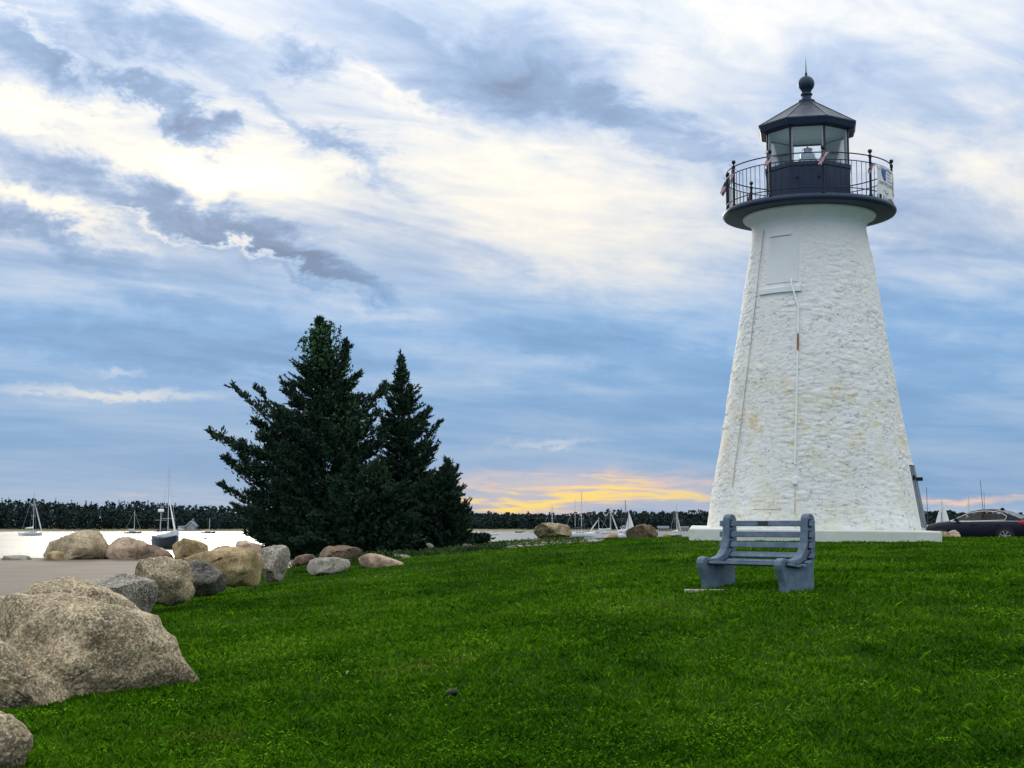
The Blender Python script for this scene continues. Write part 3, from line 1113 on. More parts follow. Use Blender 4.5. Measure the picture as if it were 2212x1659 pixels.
def small_flag(a, label, fly, hoist, fs=.34, hs=.20, z=9.12, seed=0, tilt=(0, 0)):
    fs, hs = fs * .76, hs * .72
    base = Matrix.Rotation(lh_rot, 4, 'Z')
    loc = Vector((LX, LY, LZ)) + base @ pol(a, RR + .05, z)
    t = thing('small_flag', label, 'flag', loc, lh_rot, 'small flags tied to the gallery rail')
    fly, hoist = Vector(fly).normalized(), Vector(hoist).normalized()
    nrm = fly.cross(hoist).normalized()
    N, Mm = 18, 12
    rs = random.Random(seed)
    ph, ph2 = rs.uniform(0, 6), rs.uniform(0, 6)
    vs, uvs, fs_ = [], [], []
    for j in range(Mm + 1):
        for i in range(N + 1):
            f_, h_ = i / N, j / Mm
            rip = math.sin(f_ * 7 + ph + h_ * 2.2) * .030 * f_ + math.sin(h_ * 9 + ph2 + f_ * 4) * .026 * (f_ + .2)
            p = fly * fs * f_ + hoist * hs * h_ * (1 - .35 * f_) + nrm * rip + Vector((0, 0, -.05 * f_ * f_))
            vs.append(p)
            uvs.append((f_, h_))
    W = N + 1
    for j in range(Mm):
        for i in range(N):
            fs_.append((j * W + i, j * W + i + 1, (j + 1) * W + i + 1, (j + 1) * W + i))
    me = bpy.data.meshes.new('cloth')
    me.from_pydata(vs, [], fs_)
    ul = me.uv_layers.new(name='UVMap')
    for lp in me.loops:
        ul.data[lp.index].uv = uvs[lp.vertex_index]
    me.materials.append(M_flag)
    for p_ in me.polygons:
        p_.use_smooth = True
    o = bpy.data.objects.new('cloth', me)
    COL.objects.link(o)
    o.parent = t
    mb = MB(); mb.tube([-hoist * .10 + Vector((.004, 0, 0)), hoist * (hs + .22) + Vector((.004, 0, 0))], .006, 6)
    mb.build('stick', M_stick, t)
    return t


small_flag(-26, 'striped flag on the gallery post beside the white lantern corner', (-.45, -.1, -.9), (.85, 0, -.35), seed=1, z=9.20, fs=.36)
small_flag(10, 'striped flag hanging before the middle of the black lantern wall', (-.45, -.1, -.95), (.85, 0, -.25), seed=2, z=9.18, fs=.42, hs=.20)
small_flag(-62, 'striped flag on the railing post with its stick pointing up', (-.12, -.1, -1), (.6, 0, -.5), seed=3, z=9.16, fs=.42, hs=.14)
small_flag(-98, 'striped flag flying out past the edge of the gallery', (-.40, -.2, -.9), (.7, .2, -.45), seed=4, z=9.14, fs=.50, hs=.24)
small_flag(-134, 'dark flag seen through the bars on the far side of the gallery', (-.30, -.1, -1), (.55, 0, -.5), seed=5, z=9.08, fs=.36, hs=.15)
small_flag(46, 'dark tangled flag tied to the post beside the white banner', (-.35, .1, -.6), (.5, -.4, -.6), seed=6, z=8.98, fs=.28, hs=.16)

# ------------------------------------------------------------------ banner on the railing
M_banner = mat('banner_cloth', (.72, .74, .72), .8, var=.06, vscale=6, spec=.2)
M_ink = mat('dark_ink', (.02, .05, .10), .8)
M_blue = mat('blue_ink', (.03, .10, .42), .8)
M_blue2 = mat('faded_blue_ink', (.22, .30, .48), .8)
RB = RR + .03
base4 = Matrix.LocRotScale(Vector((LX, LY, LZ)), Euler((0, 0, lh_rot)), None)
ban = thing('banner', 'white printed banner tied to the gallery railing', 'banner', base4 @ pol(75, RB, 8.3), lh_rot)
b_org = pol(75, RB, 8.3)
BA0, BZ1, BH, BW = 51.5, 8.975, .74, 1.75


def ban_pt(s, z, off=0.0):
    """s: metres along the banner from its left edge, z: metres below its top"""
    a = BA0 + math.degrees(s / RB)
    sag = .03 * s - .02 * math.sin(s * 9) * (z / BH)
    rip = .012 * math.sin(s * 14 + z * 5)
    return pol(a, RB + off + rip, BZ1 - z - sag * (z / BH)) - b_org


mb = MB()
N, Mm = 40, 12
vs = [ban_pt(BW * i / N, BH * j / Mm) for j in range(Mm + 1) for i in range(N + 1)]
mb.add(vs, [(j * (N + 1) + i, j * (N + 1) + i + 1, (j + 1) * (N + 1) + i + 1, (j + 1) * (N + 1) + i) for j in range(Mm) for i in range(N)])
cl_ = mb.build('sheet', M_banner, ban, smooth='all')


def ban_text(txt, s, z, size, m, name='lettering', xs=1.0):
    cu = bpy.data.curves.new('txt', 'FONT')
    cu.body = txt
    cu.size = size
    cu.resolution_u = 2
    ob = bpy.data.objects.new('txt', cu)
    COL.objects.link(ob)
    bpy.context.view_layer.update()
    me = bpy.data.meshes.new_from_object(ob.evaluated_get(bpy.context.evaluated_depsgraph_get()))
    bpy.data.objects.remove(ob)
    for v in me.vertices:
        v.co = ban_pt(s + v.co.x * xs, z - v.co.y, .006)
    me.materials.append(m)
    o = bpy.data.objects.new(name, me)
    COL.objects.link(o)
    o.parent = ban
    return o


ban_text('UNITED STATES AU', .10, .475, .115, M_ink, xs=.95)
ban_text('FLOTI', 1.02, .57, .105, M_ink, xs=.9)
ban_text('\u201cThe M', .26, .685, .115, M_ink, xs=.95)
mb = MB()
em = [(.20, .10), (.43, .10), (.41, .36), (.33, .36)]
mb.add([ban_pt(s, z, .006) for s, z in em], [(0, 1, 2, 3)])
mb.build('emblem', M_blue, ban)
mb = MB()
mb.add([ban_pt(.345 + .055 * math.cos(t_) , .22 + .065 * math.sin(t_), .009) for t_ in [k * math.pi / 8 for k in range(16)]], [tuple(range(16))])
mb.build('emblem_disc', mat('pale_blue_ink', (.35, .45, .65), .8), ban)
rs = random.Random(4)
mb = MB()
for z_, s0, s1 in ((.045, .18, .95), (.068, .20, .9), (.15, .47, .78), (.23, .50, .80), (.31, .54, .95)):
    s = s0
    while s < s1:
        w_ = rs.uniform(.02, .05)
        mb.add([ban_pt(s, z_, .006), ban_pt(s + w_, z_, .006), ban_pt(s + w_, z_ + rs.uniform(.02, .035), .006), ban_pt(s, z_ + .022, .006)], [(0, 1, 2, 3)])
        s += w_ + rs.uniform(.008, .02)
mb.build('small_print', M_blue2, ban)

# ------------------------------------------------------------------ boulders
def rock_mat(name, light, mid, dark, speck=1.0):
    def nodes(t, b, ob):
        oi = t.n('ShaderNodeObjectInfo')
        va = t.n('ShaderNodeVectorMath', operation='ADD')
        t.put(va.inputs[0], ob)
        sc = t.n('ShaderNodeVectorMath', operation='SCALE')
        t.put(sc.inputs[0], (13.0, 7.0, 5.0))
        t.put(sc.inputs['Scale'], oi.outputs['Random'])
        t.put(va.inputs[1], sc.outputs[0])
        p = va.outputs[0]
        n1 = t.noise(p, 1.7, 5, .62, .4)
        n2 = t.noise(p, 26.0, 5, .72)
        n3 = t.noise(p, 3.6, 6, .7, .5)
        n4 = t.noise(p, 48.0, 3, .7)
        c = t.ramp(n1, [(.34, tuple(x * .6 for x in dark)), (.44, tuple((x + y) / 2 for x, y in zip(dark, mid))), (.52, mid), (.64, light)])
        c = t.mix(t.maprange(n3, .48, .66, 0, .75), c, tuple(x * .45 for x in mid))
        c = t.mix(t.maprange(n2, .50, .66, 0, .60 * speck), c, tuple(x * .45 for x in dark))
        c = t.mix(t.maprange(n2, .46, .34, 0, .45 * speck), c, tuple(min(.8, x * 1.35) for x in light))
        c = t.mix(t.maprange(n4, .54, .64, 0, .55 * speck), c, (.05, .05, .05))
        vo = t.n('ShaderNodeTexVoronoi')
        t.put(vo.inputs['Vector'], p)
        vo.inputs['Scale'].default_value = 62.0
        gsep = t.n('ShaderNodeSeparateColor')
        t.put(gsep.inputs[0], vo.outputs['Color'])
        g_ = gsep.outputs[0]
        c = t.mix(t.maprange(g_, .70, .78, 0, .60 * speck), c, tuple(x * .22 for x in mid))
        c = t.mix(t.maprange(g_, .26, .18, 0, .45 * speck), c, tuple(min(.85, x * 1.45) for x in light))
        t.put(b.inputs['Base Color'], c)
        bn = t.n('ShaderNodeBump')
        bn.inputs['Strength'].default_value = 1.0
        bn.inputs['Distance'].default_value = .06
        t.put(bn.inputs['Height'], t.math('ADD', n3, t.math('MULTIPLY', n2, .45)))
        t.put(b.inputs['Normal'], bn.outputs[0])
    return mat(name, mid, .85, spec=.25, build=nodes)


RK = {
    'tan': rock_mat('tan_granite', (.64, .51, .33), (.46, .36, .225), (.23, .18, .12)),
    'grey': rock_mat('grey_granite', (.58, .52, .43), (.40, .355, .29), (.18, .165, .14)),
    'pink': rock_mat('pink_granite', (.66, .49, .36), (.54, .39, .28), (.34, .24, .17), .5),
    'ochre': rock_mat('ochre_granite', (.64, .49, .26), (.48, .35, .18), (.26, .18, .10), .6),
    'pale': rock_mat('pale_granite', (.55, .52, .44), (.45, .41, .34), (.30, .27, .21), .5),
    'brown': rock_mat('brown_granite', (.34, .25, .17), (.22, .155, .10), (.10, .075, .055), .8),
    'dark': rock_mat('dark_granite', (.30, .27, .23), (.16, .145, .12), (.06, .057, .05), .8),
}


def z7(pts): return [(x * .2852, 987.5 + y * .2852) for x, y in pts]
def z8(pts): return [(x * .3055, 1152 + y * .3055) for x, y in pts]
def z6(pts): return [(576 + x * .248, 1141 + y * .248) for x, y in pts]
def z4(pts): return [(1015 + x * .1116, 1108 + y * .1116) for x, y in pts]
def z5(pts): return [(1234.4 + x * .1364, 1075.3 + y * .1364) for x, y in pts]
def z9(pts): return [(2002.4 + x * .0947, 1069.8 + y * .0947) for x, y in pts]


_ico = {}


def ico(level):
    if level not in _ico:
        bm = bmesh.new()
        bmesh.ops.create_icosphere(bm, subdivisions=level, radius=1)
        v = np.array([p.co[:] for p in bm.verts])
        f = np.array([[q.index for q in p.verts] for p in bm.faces])
        bm.free()
        _ico[level] = (v, f)
    return _ico[level]


def boulder(label, poly, Yc, kind, depth=.9, planes=(), level=4, seed=0, rough=1.0, sink=0.0, name='boulder', cat='boulder', group='boulders along the shore', rcuts=14):
    pts = [P(u, v, Yc) for u, v in poly]
    px = np.array([p.x for p in pts]); pz = np.array([p.z for p in pts])
    # area centroid
    x2, z2 = np.roll(px, -1), np.roll(pz, -1)
    cr = px * z2 - x2 * pz
    A_ = cr.sum() / 2
    cx, cz = ((px + x2) * cr).sum() / (6 * A_), ((pz + z2) * cr).sum() / (6 * A_)
    wx, wz = px.max() - px.min(), pz.max() - pz.min()
    D = depth * .5 * max(min(wx, wz * 2.2), wz * .7)
    # radius of the outline in every direction
    TH = np.linspace(-math.pi, math.pi, 181)
    rad = np.zeros(181)
    for i, th in enumerate(TH):
        c, s = math.cos(th), math.sin(th)
        best = 0
        for k in range(len(px)):
            ax, az_, bx, bz = px[k] - cx, pz[k] - cz, x2[k] - cx, z2[k] - cz
            ex, ez = bx - ax, bz - az_
            den_ = c * ez - s * ex
            if abs(den_) < 1e-9:
                continue
            r = (ax * ez - az_ * ex) / den_
            w = (ax * s - az_ * c) / den_
            if r > 0 and -1e-6 <= w <= 1 + 1e-6:
                best = max(best, r)
        rad[i] = best
    v, f = ico(level)
    th = np.arctan2(v[:, 2], v[:, 0])
    s = np.hypot(v[:, 0], v[:, 2])
    rr = np.interp(th, TH, rad) * s ** .5
    q_ = np.stack([rr * np.cos(th), np.sign(v[:, 1]) * np.abs(v[:, 1]) ** .65 * D, rr * np.sin(th)], 1)
    rs = np.random.default_rng(seed + 100)
    cuts = [(np.array(n, float), o) for n, o in planes]
    for _ in range(rcuts):
        n = rs.normal(size=3)
        n[1] = -abs(n[1]) - .4
        n[2] *= .7
        n /= np.linalg.norm(n)
        cuts.append((n, rs.uniform(.60, .88)))
    for n, o in cuts:
        n = n / np.linalg.norm(n)
        d = q_ @ n
        lim = np.percentile(d, 99.5) * o
        ex = np.maximum(d - lim, 0)
        q_ = q_ - n[None, :] * (ex * .93)[:, None]
    size = max(wx, wz)
    out = np.empty_like(q_)
    nr = q_ / (np.linalg.norm(q_, axis=1, keepdims=True) + 1e-9)
    offs = Vector((seed * 3.7, seed * 1.3, seed * 5.1))
    for i in range(len(q_)):
        p = Vector(q_[i])
        h = fbm(p * (2.4 / size) + offs, 3) * .045 * size + fbm(p * (8 / size) + offs, 5) * .024 * size * rough
        h += (.5 - abs(mnoise.noise(p * (5.5 / size) + offs * 3)) * 2.2) * .026 * size * rough
        cr_ = abs(mnoise.noise(p * (3.0 / size) + offs * 2))
        h -= .022 * size * max(0, .05 - cr_) / .05
        out[i] = q_[i] + nr[i] * h
    base_z = CAM_Z
    org = Vector((cx, Yc, cz - sink - (.12 if Yc > 60 else 0)))
    o = np_mesh(name, out, f, RK[kind], smooth=True)
    o.location = org
    return tag(o, label, cat, group)


TOP, FRONT = ((0, -.30, .95), .82), ((0, -.97, -.22), .62)
OVER = ((.1, -.80, -.60), .42)
# the row between lawn and car park, near to far
boulder('lichen-flecked boulder cut off by the lower left corner of the picture', z8([(-160, 1235), (-60, 1250), (0, 1270), (90, 1320), (170, 1390), (212, 1440), (185, 1560), (130, 1680), (60, 1790), (-160, 1790)]), 9.0, 'tan', .8, [OVER, TOP], 4, 1)
boulder('low sloping boulder leaning on the front of the largest one', z8([(-200, 720), (-60, 735), (20, 800), (130, 910), (300, 1040), (480, 1165), (575, 1240), (540, 1275), (300, 1300), (-200, 1310)]), 11.6, 'tan', .9, [((.55, -.45, .7), .62), ((-.1, -.85, -.5), .5)], 5, 2)
boulder('largest boulder, broad tan granite block at the edge of the lawn', z8([(-260, 500), (-120, 475), (0, 462), (170, 450), (330, 452), (600, 503), (850, 560), (1000, 625), (1100, 715), (1185, 800), (1195, 890), (1270, 985), (1302, 1100), (1300, 1200), (1000, 1330), (400, 1370), (-260, 1370)]), 12.3, 'tan', 1.0, [((.25, -.55, .80), .58), ((.15, -.86, -.48), .66), ((.75, -.5, .4), .85)], 5, 3)
boulder('rounded tan boulder rising right behind the largest one', z8([(110, 470), (150, 430), (240, 368), (330, 333), (420, 315), (540, 335), (700, 400), (850, 490), (980, 570), (1050, 620), (1095, 695), (1080, 760), (700, 800), (200, 760)]), 14.6, 'tan', 1.0, [((.3, -.45, .84), .75)], 5, 4)
boulder('flat-topped grey boulder with a dark mossy face', z8([(585, 345), (640, 295), (760, 283), (900, 298), (1040, 318), (1082, 345), (1092, 480), (1065, 600), (900, 640), (700, 600), (600, 450)]), 19.2, 'grey', 1.0, [((.1, -.25, .96), .66), ((.1, -.9, -.42), .42)], 4, 5)
boulder('upright speckled boulder with a rounded tan face', z8([(918, 300), (945, 235), (985, 200), (1040, 178), (1150, 168), (1260, 183), (1310, 218), (1362, 290), (1382, 400), (1340, 475), (1200, 510), (1060, 510), (960, 420)]), 23.4, 'tan', 1.1, [((-.1, -.98, .1), .72), ((.5, -.75, -.4), .74)], 4, 6, 1.3)
boulder('jagged dark grey boulder tucked against the speckled one', z8([(1290, 230), (1330, 195), (1365, 188), (1440, 208), (1530, 258), (1590, 330), (1614, 388), (1600, 425), (1400, 450), (1300, 420)]), 25.0, 'dark', 1.0, [((.3, -.6, .72), .7), OVER], 4, 7, 1.5)
boulder('long tan boulder with a shaded overhanging front', z8([(1240, 190), (1300, 158), (1450, 120), (1600, 100), (1700, 96), (1835, 120), (1870, 200), (1865, 350), (1800, 385), (1640, 390), (1500, 330), (1350, 260)]), 28.3, 'ochre', .9, [((0, -.42, .90), .60), ((.05, -.84, -.54), .36)], 4, 8)
boulder('tall blue-grey boulder standing at the end of the row', z8([(1828, 155), (1860, 110), (1930, 80), (1995, 78), (2035, 105), (2048, 160), (2022, 240), (1995, 345), (1870, 350), (1845, 250)]), 31.0, 'grey', 1.2, [((-.35, -.93, .1), .66), ((.8, -.6, 0), .6)], 4, 9, .8)
# the row on the far side of the car park
boulder('big rounded grey-brown boulder highest of the row by the water', z7([(300, 725), (318, 672), (400, 620), (560, 550), (660, 530), (712, 540), (770, 620), (800, 690), (835, 768), (480, 800), (310, 785)]), 73.0, 'tan', .9, [((-.3, -.85, .42), .7)], 4, 10)
boulder('small yellow rock in front of the big rounded boulder', z7([(313, 748), (370, 700), (430, 688), (480, 705), (470, 762), (430, 795), (330, 790)]), 70.6, 'ochre', .9, [TOP], 3, 11)
boulder('low mossy boulder at the left edge beside the water', z7([(-60, 770), (0, 740), (60, 720), (150, 720), (220, 733), (248, 760), (240, 800), (-40, 805)]), 72.0, 'pale', .8, [TOP], 3, 12)
boulder('peach coloured boulder with a long sloping back', z7([(780, 650), (830, 610), (870, 585), (920, 581), (1000, 604), (1100, 645), (1250, 682), (1290, 715), (1200, 780), (860, 790), (795, 720)]), 73.5, 'pink', .9, [((-.2, -.55, .8), .7)], 4, 13, .8)
boulder('brown triangular rock lying against the peach boulder', z7([(970, 765), (1000, 700), (1060, 662), (1110, 642), (1180, 655), (1280, 705), (1305, 750), (1250, 780), (1000, 785)]), 71.5, 'brown', .9, [((.2, -.9, .3), .7)], 4, 14)
boulder('egg-shaped ochre boulder below the dark hulled ketch', z7([(1268, 700), (1300, 655), (1340, 618), (1400, 600), (1450, 607), (1550, 630), (1582, 690), (1540, 760), (1300, 775)]), 72.0, 'ochre', .95, [((.3, -.9, .2), .75)], 4, 15)
boulder('small orange rock beyond the long tan boulder', z7([(1570, 705), (1630, 660), (1700, 653), (1795, 675), (1800, 730), (1580, 740)]), 73.0, 'ochre', .9, [TOP], 3, 16)
boulder('reddish block of rock half hidden by the cedars', z7([(1775, 640), (1782, 618), (1850, 603), (1880, 620), (1960, 640), (2015, 670), (2010, 730), (1790, 730)]), 62.0, 'pink', .9, [((0, -.99, .1), .7), TOP], 3, 17)
# stones at the foot of the cedars
CG = 'stones at the foot of the cedars'
boulder('flat pale stone sunk in the lawn nearest the tall grey boulder', z6([(255, 358), (340, 300), (440, 264), (570, 254), (680, 274), (715, 302), (700, 350), (590, 400), (400, 400), (300, 385)]), 33.0, 'pale', 1.6, [((0, -.55, .83), .62)], 4, 18, .6, name='stone', cat='stone', group=CG)
boulder('pinkish flat stone sunk in the lawn, pointed at one end', z6([(770, 275), (850, 229), (920, 221), (1000, 239), (1100, 274), (1205, 312), (1195, 340), (1050, 360), (900, 362), (820, 330)]), 34.2, 'pink', 1.6, [((0, -.55, .83), .62)], 4, 19, .6, name='stone', cat='stone', group=CG)
boulder('reddish brown flat stone under the cedar branches', z6([(430, 200), (520, 158), (700, 158), (825, 180), (815, 245), (700, 275), (450, 275)]), 36.2, 'brown', 1.4, [TOP], 4, 20, name='stone', cat='stone', group=CG)
boulder('dark stone with an orange edge beside the tall grey boulder', z6([(165, 310), (240, 258), (330, 223), (400, 228), (445, 265), (330, 320), (200, 345)]), 35.2, 'brown', 1.4, [TOP], 3, 21, name='stone', cat='stone', group=CG)
boulder('angular grey rock in dark weeds right of the cedars', z6([(1660, 175), (1700, 133), (1780, 148), (1875, 175), (1880, 215), (1750, 235), (1680, 220)]), 40.0, 'dark', 1.2, [((0, -.5, .86), .6), OVER], 3, 22, name='stone', cat='stone', group=CG)
boulder('low dark slab between the weeds and the gravel', z6([(2020, 195), (2080, 165), (2180, 163), (2218, 180), (2205, 215), (2050, 222)]), 41.0, 'dark', 1.3, [TOP], 3, 23, name='stone', cat='stone', group=CG)
boulder('small bright stone deep under the cedar edge', z6([(1378, 140), (1410, 125), (1450, 145), (1465, 170), (1400, 172)]), 41.0, 'pale', 1.2, [TOP], 3, 24, name='stone', cat='stone', group=CG)
boulder('tiny white stone alone in the grass before the cedars', z6([(1430, 275), (1480, 262), (1540, 285), (1530, 300), (1440, 298)]), 36.0, 'pale', 1.4, [TOP], 3, 25, name='stone', cat='stone', group=CG)
boulder('thin sliver of stone in the shade of the cedars', z6([(1050, 225), (1100, 218), (1220, 235), (1325, 262), (1320, 278), (1200, 272), (1070, 248)]), 37.5, 'grey', 1.4, [TOP], 3, 26, name='stone', cat='stone', group=CG)
boulder('pale slab lying in the grass below the gravel patch', z4([(1440, 745), (1540, 715), (1640, 672), (1720, 690), (1725, 715), (1560, 750)]), 40.0, 'pale', 1.6, [TOP], 3, 27, .6, name='stone', cat='stone', group=CG)
boulder('brown hump of earth and rock behind the gravel patch', z4([(1090, 610), (1120, 560), (1200, 520), (1300, 505), (1370, 540), (1410, 600), (1380, 640), (1100, 640)]), 44.5, 'brown', 1.4, [TOP], 3, 28, name='stone', cat='stone', group=CG)
# boulders on the crest of the lawn
boulder('big overhanging boulder on the crest, pale on top and dark below', z4([(1262, 335), (1290, 270), (1400, 220), (1560, 190), (1700, 205), (1850, 225), (1940, 275), (1952, 330), (1962, 400), (1910, 480), (1700, 520), (1420, 530), (1330, 465), (1270, 390)]), 48.0, 'tan', 1.0, [((0, -.78, -.62), .28), ((0, -.45, .89), .78)], 5, 29)
boulder('gable-shaped boulder on the crest near the lighthouse', z5([(860, 605), (880, 530), (960, 470), (1080, 430), (1180, 407), (1260, 430), (1340, 480), (1405, 520), (1424, 600), (1420, 660), (870, 660)]), 47.5, 'brown', 1.0, [((0, -.82, -.57), .34), ((-.3, -.4, .85), .8)], 5, 30)
boulder('low sandy orange rock peeping over the lawn crest', z5([(460, 640), (520, 590), (600, 565), (680, 559), (760, 584), (805, 625), (790, 660), (480, 660)]), 50.0, 'pink', .9, [TOP], 3, 31, .6)
boulder('small round tan rock beside the black hulled boat', z5([(1430, 640), (1460, 580), (1510, 556), (1560, 565), (1592, 600), (1595, 650), (1440, 655)]), 49.0, 'ochre', .9, [TOP], 3, 32)
boulder('saddle-shaped rock between the plinth and the parked car', z9([(340, 835), (420, 830), (530, 845), (600, 810), (680, 795), (740, 820), (782, 900), (795, 1000), (600, 1040), (340, 1040)]), 44.0, 'tan', 1.0, [((0, -.9, -.4), .6)], 4, 33)

# gravel patch
rgp = np.random.default_rng(21)
gvs, gfs, off = [], [], 0
iv, if_ = ico(1)
for _ in range(420):
    u = rgp.uniform(1070, 1180) if rgp.random() < .72 else rgp.uniform(1180, 1300)
    v = rgp.uniform(1172, 1186) if u < 1180 else rgp.uniform(1176, 1183)
    Yg = 44 - (v - 1172) * .2
    p = P(u, v, Yg)
    s_ = rgp.uniform(.025, .075)
    pp = iv * np.array([s_ * rgp.uniform(.8, 1.5), s_, s_ * .6]) * (1 + rgp.normal(0, .12, (len(iv), 1)))
    gvs.append(pp + np.array([p.x, p.y, H1(p.x, p.y) + s_ * .35]))
    gfs.append(if_ + off)
    off += len(iv)
struct(np_mesh('gravel', np.concatenate(gvs), np.concatenate(gfs), RK['pale']), 'stuff', 'patch of pale gravel on the crest of the lawn')

# ------------------------------------------------------------------ bench
def bench_nodes(t, b, ob):
    n1 = t.noise(ob, 9.0, 5, .65)
    n2 = t.noise(ob, 70.0, 3, .6)
    c = t.ramp(n1, [(.25, (.065, .105, .155)), (.55, (.115, .17, .235)), (.75, (.19, .245, .30))])
    t.put(b.inputs['Base Color'], c)
    bn = t.n('ShaderNodeBump')
    bn.inputs['Strength'].default_value = .35
    bn.inputs['Distance'].default_value = .006
    t.put(bn.inputs['Height'], n2)
    t.put(b.inputs['Normal'], bn.outputs[0])


M_bench = mat('slate_blue_paint', (.1, .15, .2), .6, spec=.4, build=bench_nodes)
pr, pl_ = P(1725, 1266, 16.6), P(1548, 1262, 17.6)
bl = (pr - pl_)
bl.z = 0
blen = bl.length
brot = math.atan2(bl.y, bl.x)
blen *= 1.03
bc = (pr + pl_) / 2
bc.z = min(H1(pr.x, pr.y), H1(pl_.x, pl_.y), (pr.z + pl_.z) / 2) - .01
BE = thing('park_bench', 'slate blue park bench with thick curved ends, facing away from the lighthouse', 'bench', bc, brot)
BE.scale = (1.02, 1.05, 1.03)
# local x along the bench, local y from seat front (-) to back (+)
prof_e = [(.085, -.06), (.078, .05), (.066, .104), (.04, .166), (.008, .244), (0, .29), (.012, .332), (.04, .358), (.075, .365), (.11, .352), (.15, .342), (.21, .344), (.28, .36), (.335, .39),
          (.38, .445), (.41, .52), (.425, .63), (.43, .747), (.436, .80), (.455, .832), (.49, .847), (.525, .832), (.548, .80), (.556, .747), (.56, .59), (.55, .437), (.53, .32), (.52, .166), (.53, -.06)]
ET = .11
for sx in (-1, 1):
    mb = MB()
    xc = sx * (blen / 2 - .06)
    mb.prism(prof_e, lambda a, b, t_: Vector((t_, a - .30, b)), xc - ET / 2, xc + ET / 2)
    e = mb.build('bench_end', M_bench, BE, bevel=.014)
slats = [(.485, .735, 82), (.482, .612, 84), (.475, .495, 80), (.455, .383, 52), (.385, .295, 18), (.305, .262, 6), (.215, .262, -4), (.12, .275, -10)]
for k, (s_, h_, ang) in enumerate(slats):
    mb = MB()
    wdt = .062 if ang > 60 else .07
    mb.box((0, s_ - .30 - (.02 if ang > 60 else 0), h_ + (.0 if ang > 30 else .018)), (blen + .12, wdt, .030), (R(ang), 0, 0))
    sl = mb.build('slat', M_bench, BE, bevel=.005)
    if k == 0:
        mb = MB()
        mb.box((-.03, s_ - .30 - .020 - .019, h_), (.145, .048, .006), (R(ang), 0, 0))
        pq = mb.build('plaque', mat('dark_plaque', (.01, .011, .013), .35), sl)
# slot plates painted black as shade, where the slats pass through the ends
for k, (s_, h_, ang) in enumerate(slats):
    for sx in (-1, 1):
        mb = MB()
        xo = sx * (blen / 2 - .06 + ET / 2) + sx * .0025
        mb.box((xo, s_ - .30 - (.02 if ang > 60 else 0), h_ + (.0 if ang > 30 else .018)), (.004, .092, .052), (R(ang), 0, 0))
        mb.build('slot_shade', M_black, BE)
        mb = MB()
        xi = sx * (blen / 2 - .06 - ET / 2) - sx * .0025
        mb.box((xi, s_ - .30 - (.02 if ang > 60 else 0), h_ + (.0 if ang > 30 else .018)), (.004, .086, .048), (R(ang), 0, 0))
        mb.build('slot_shade', M_black, BE)
pe = P(1545, 1272, 17.05)
mb = MB(); mb.box((0, 0, 0), (.70, .10, .06))
pd = mb.build('paving_slab', RK['pale'], bevel=.01)
pd.location = (pe.x, pe.y, H1(pe.x, pe.y) - .022)
pd.rotation_euler = (0, 0, R(-3))
tag(pd, 'narrow pale concrete slab edge in the grass before the bench', 'slab')

# small things lying in the grass
boulder('black clod lying alone in the near grass', [(958, 1500), (965, 1492), (985, 1488), (992, 1494), (985, 1501), (965, 1505)], 11.35, 'dark', 1.2, [], 2, 41, name='clod', cat='clod', group='litter in the grass').data.materials[0] = M_black
pp = P(750, 1447, 12.4)
mb = MB(); mb.box((0, 0, 0), (.012, .004, .03), (.5, .4, .2))
o = mb.build('paper_scrap', mat('white_scrap', (.8, .8, .78), .7))
o.location = (pp.x, pp.y, H1(pp.x, pp.y) + .05)
tag(o, 'tiny white scrap caught in the near grass', 'scrap')

# ------------------------------------------------------------------ cedars
M_cedar = leaf_mat('cedar_foliage', (.009, .025, .019), (.042, .088, .046), 1.2)
M_cedar2 = leaf_mat('cedar_foliage_fresh', (.010, .028, .018), (.038, .082, .038), 1.2)
M_vine = leaf_mat('vine_leaves', (.018, .055, .022), (.060, .13, .045), 1.5)
M_bark = mat('cedar_bark', (.06, .048, .04), .9, var=.3, vscale=10)
M_weed = leaf_mat('weed_leaves', (.02, .06, .015), (.10, .16, .04), .8)


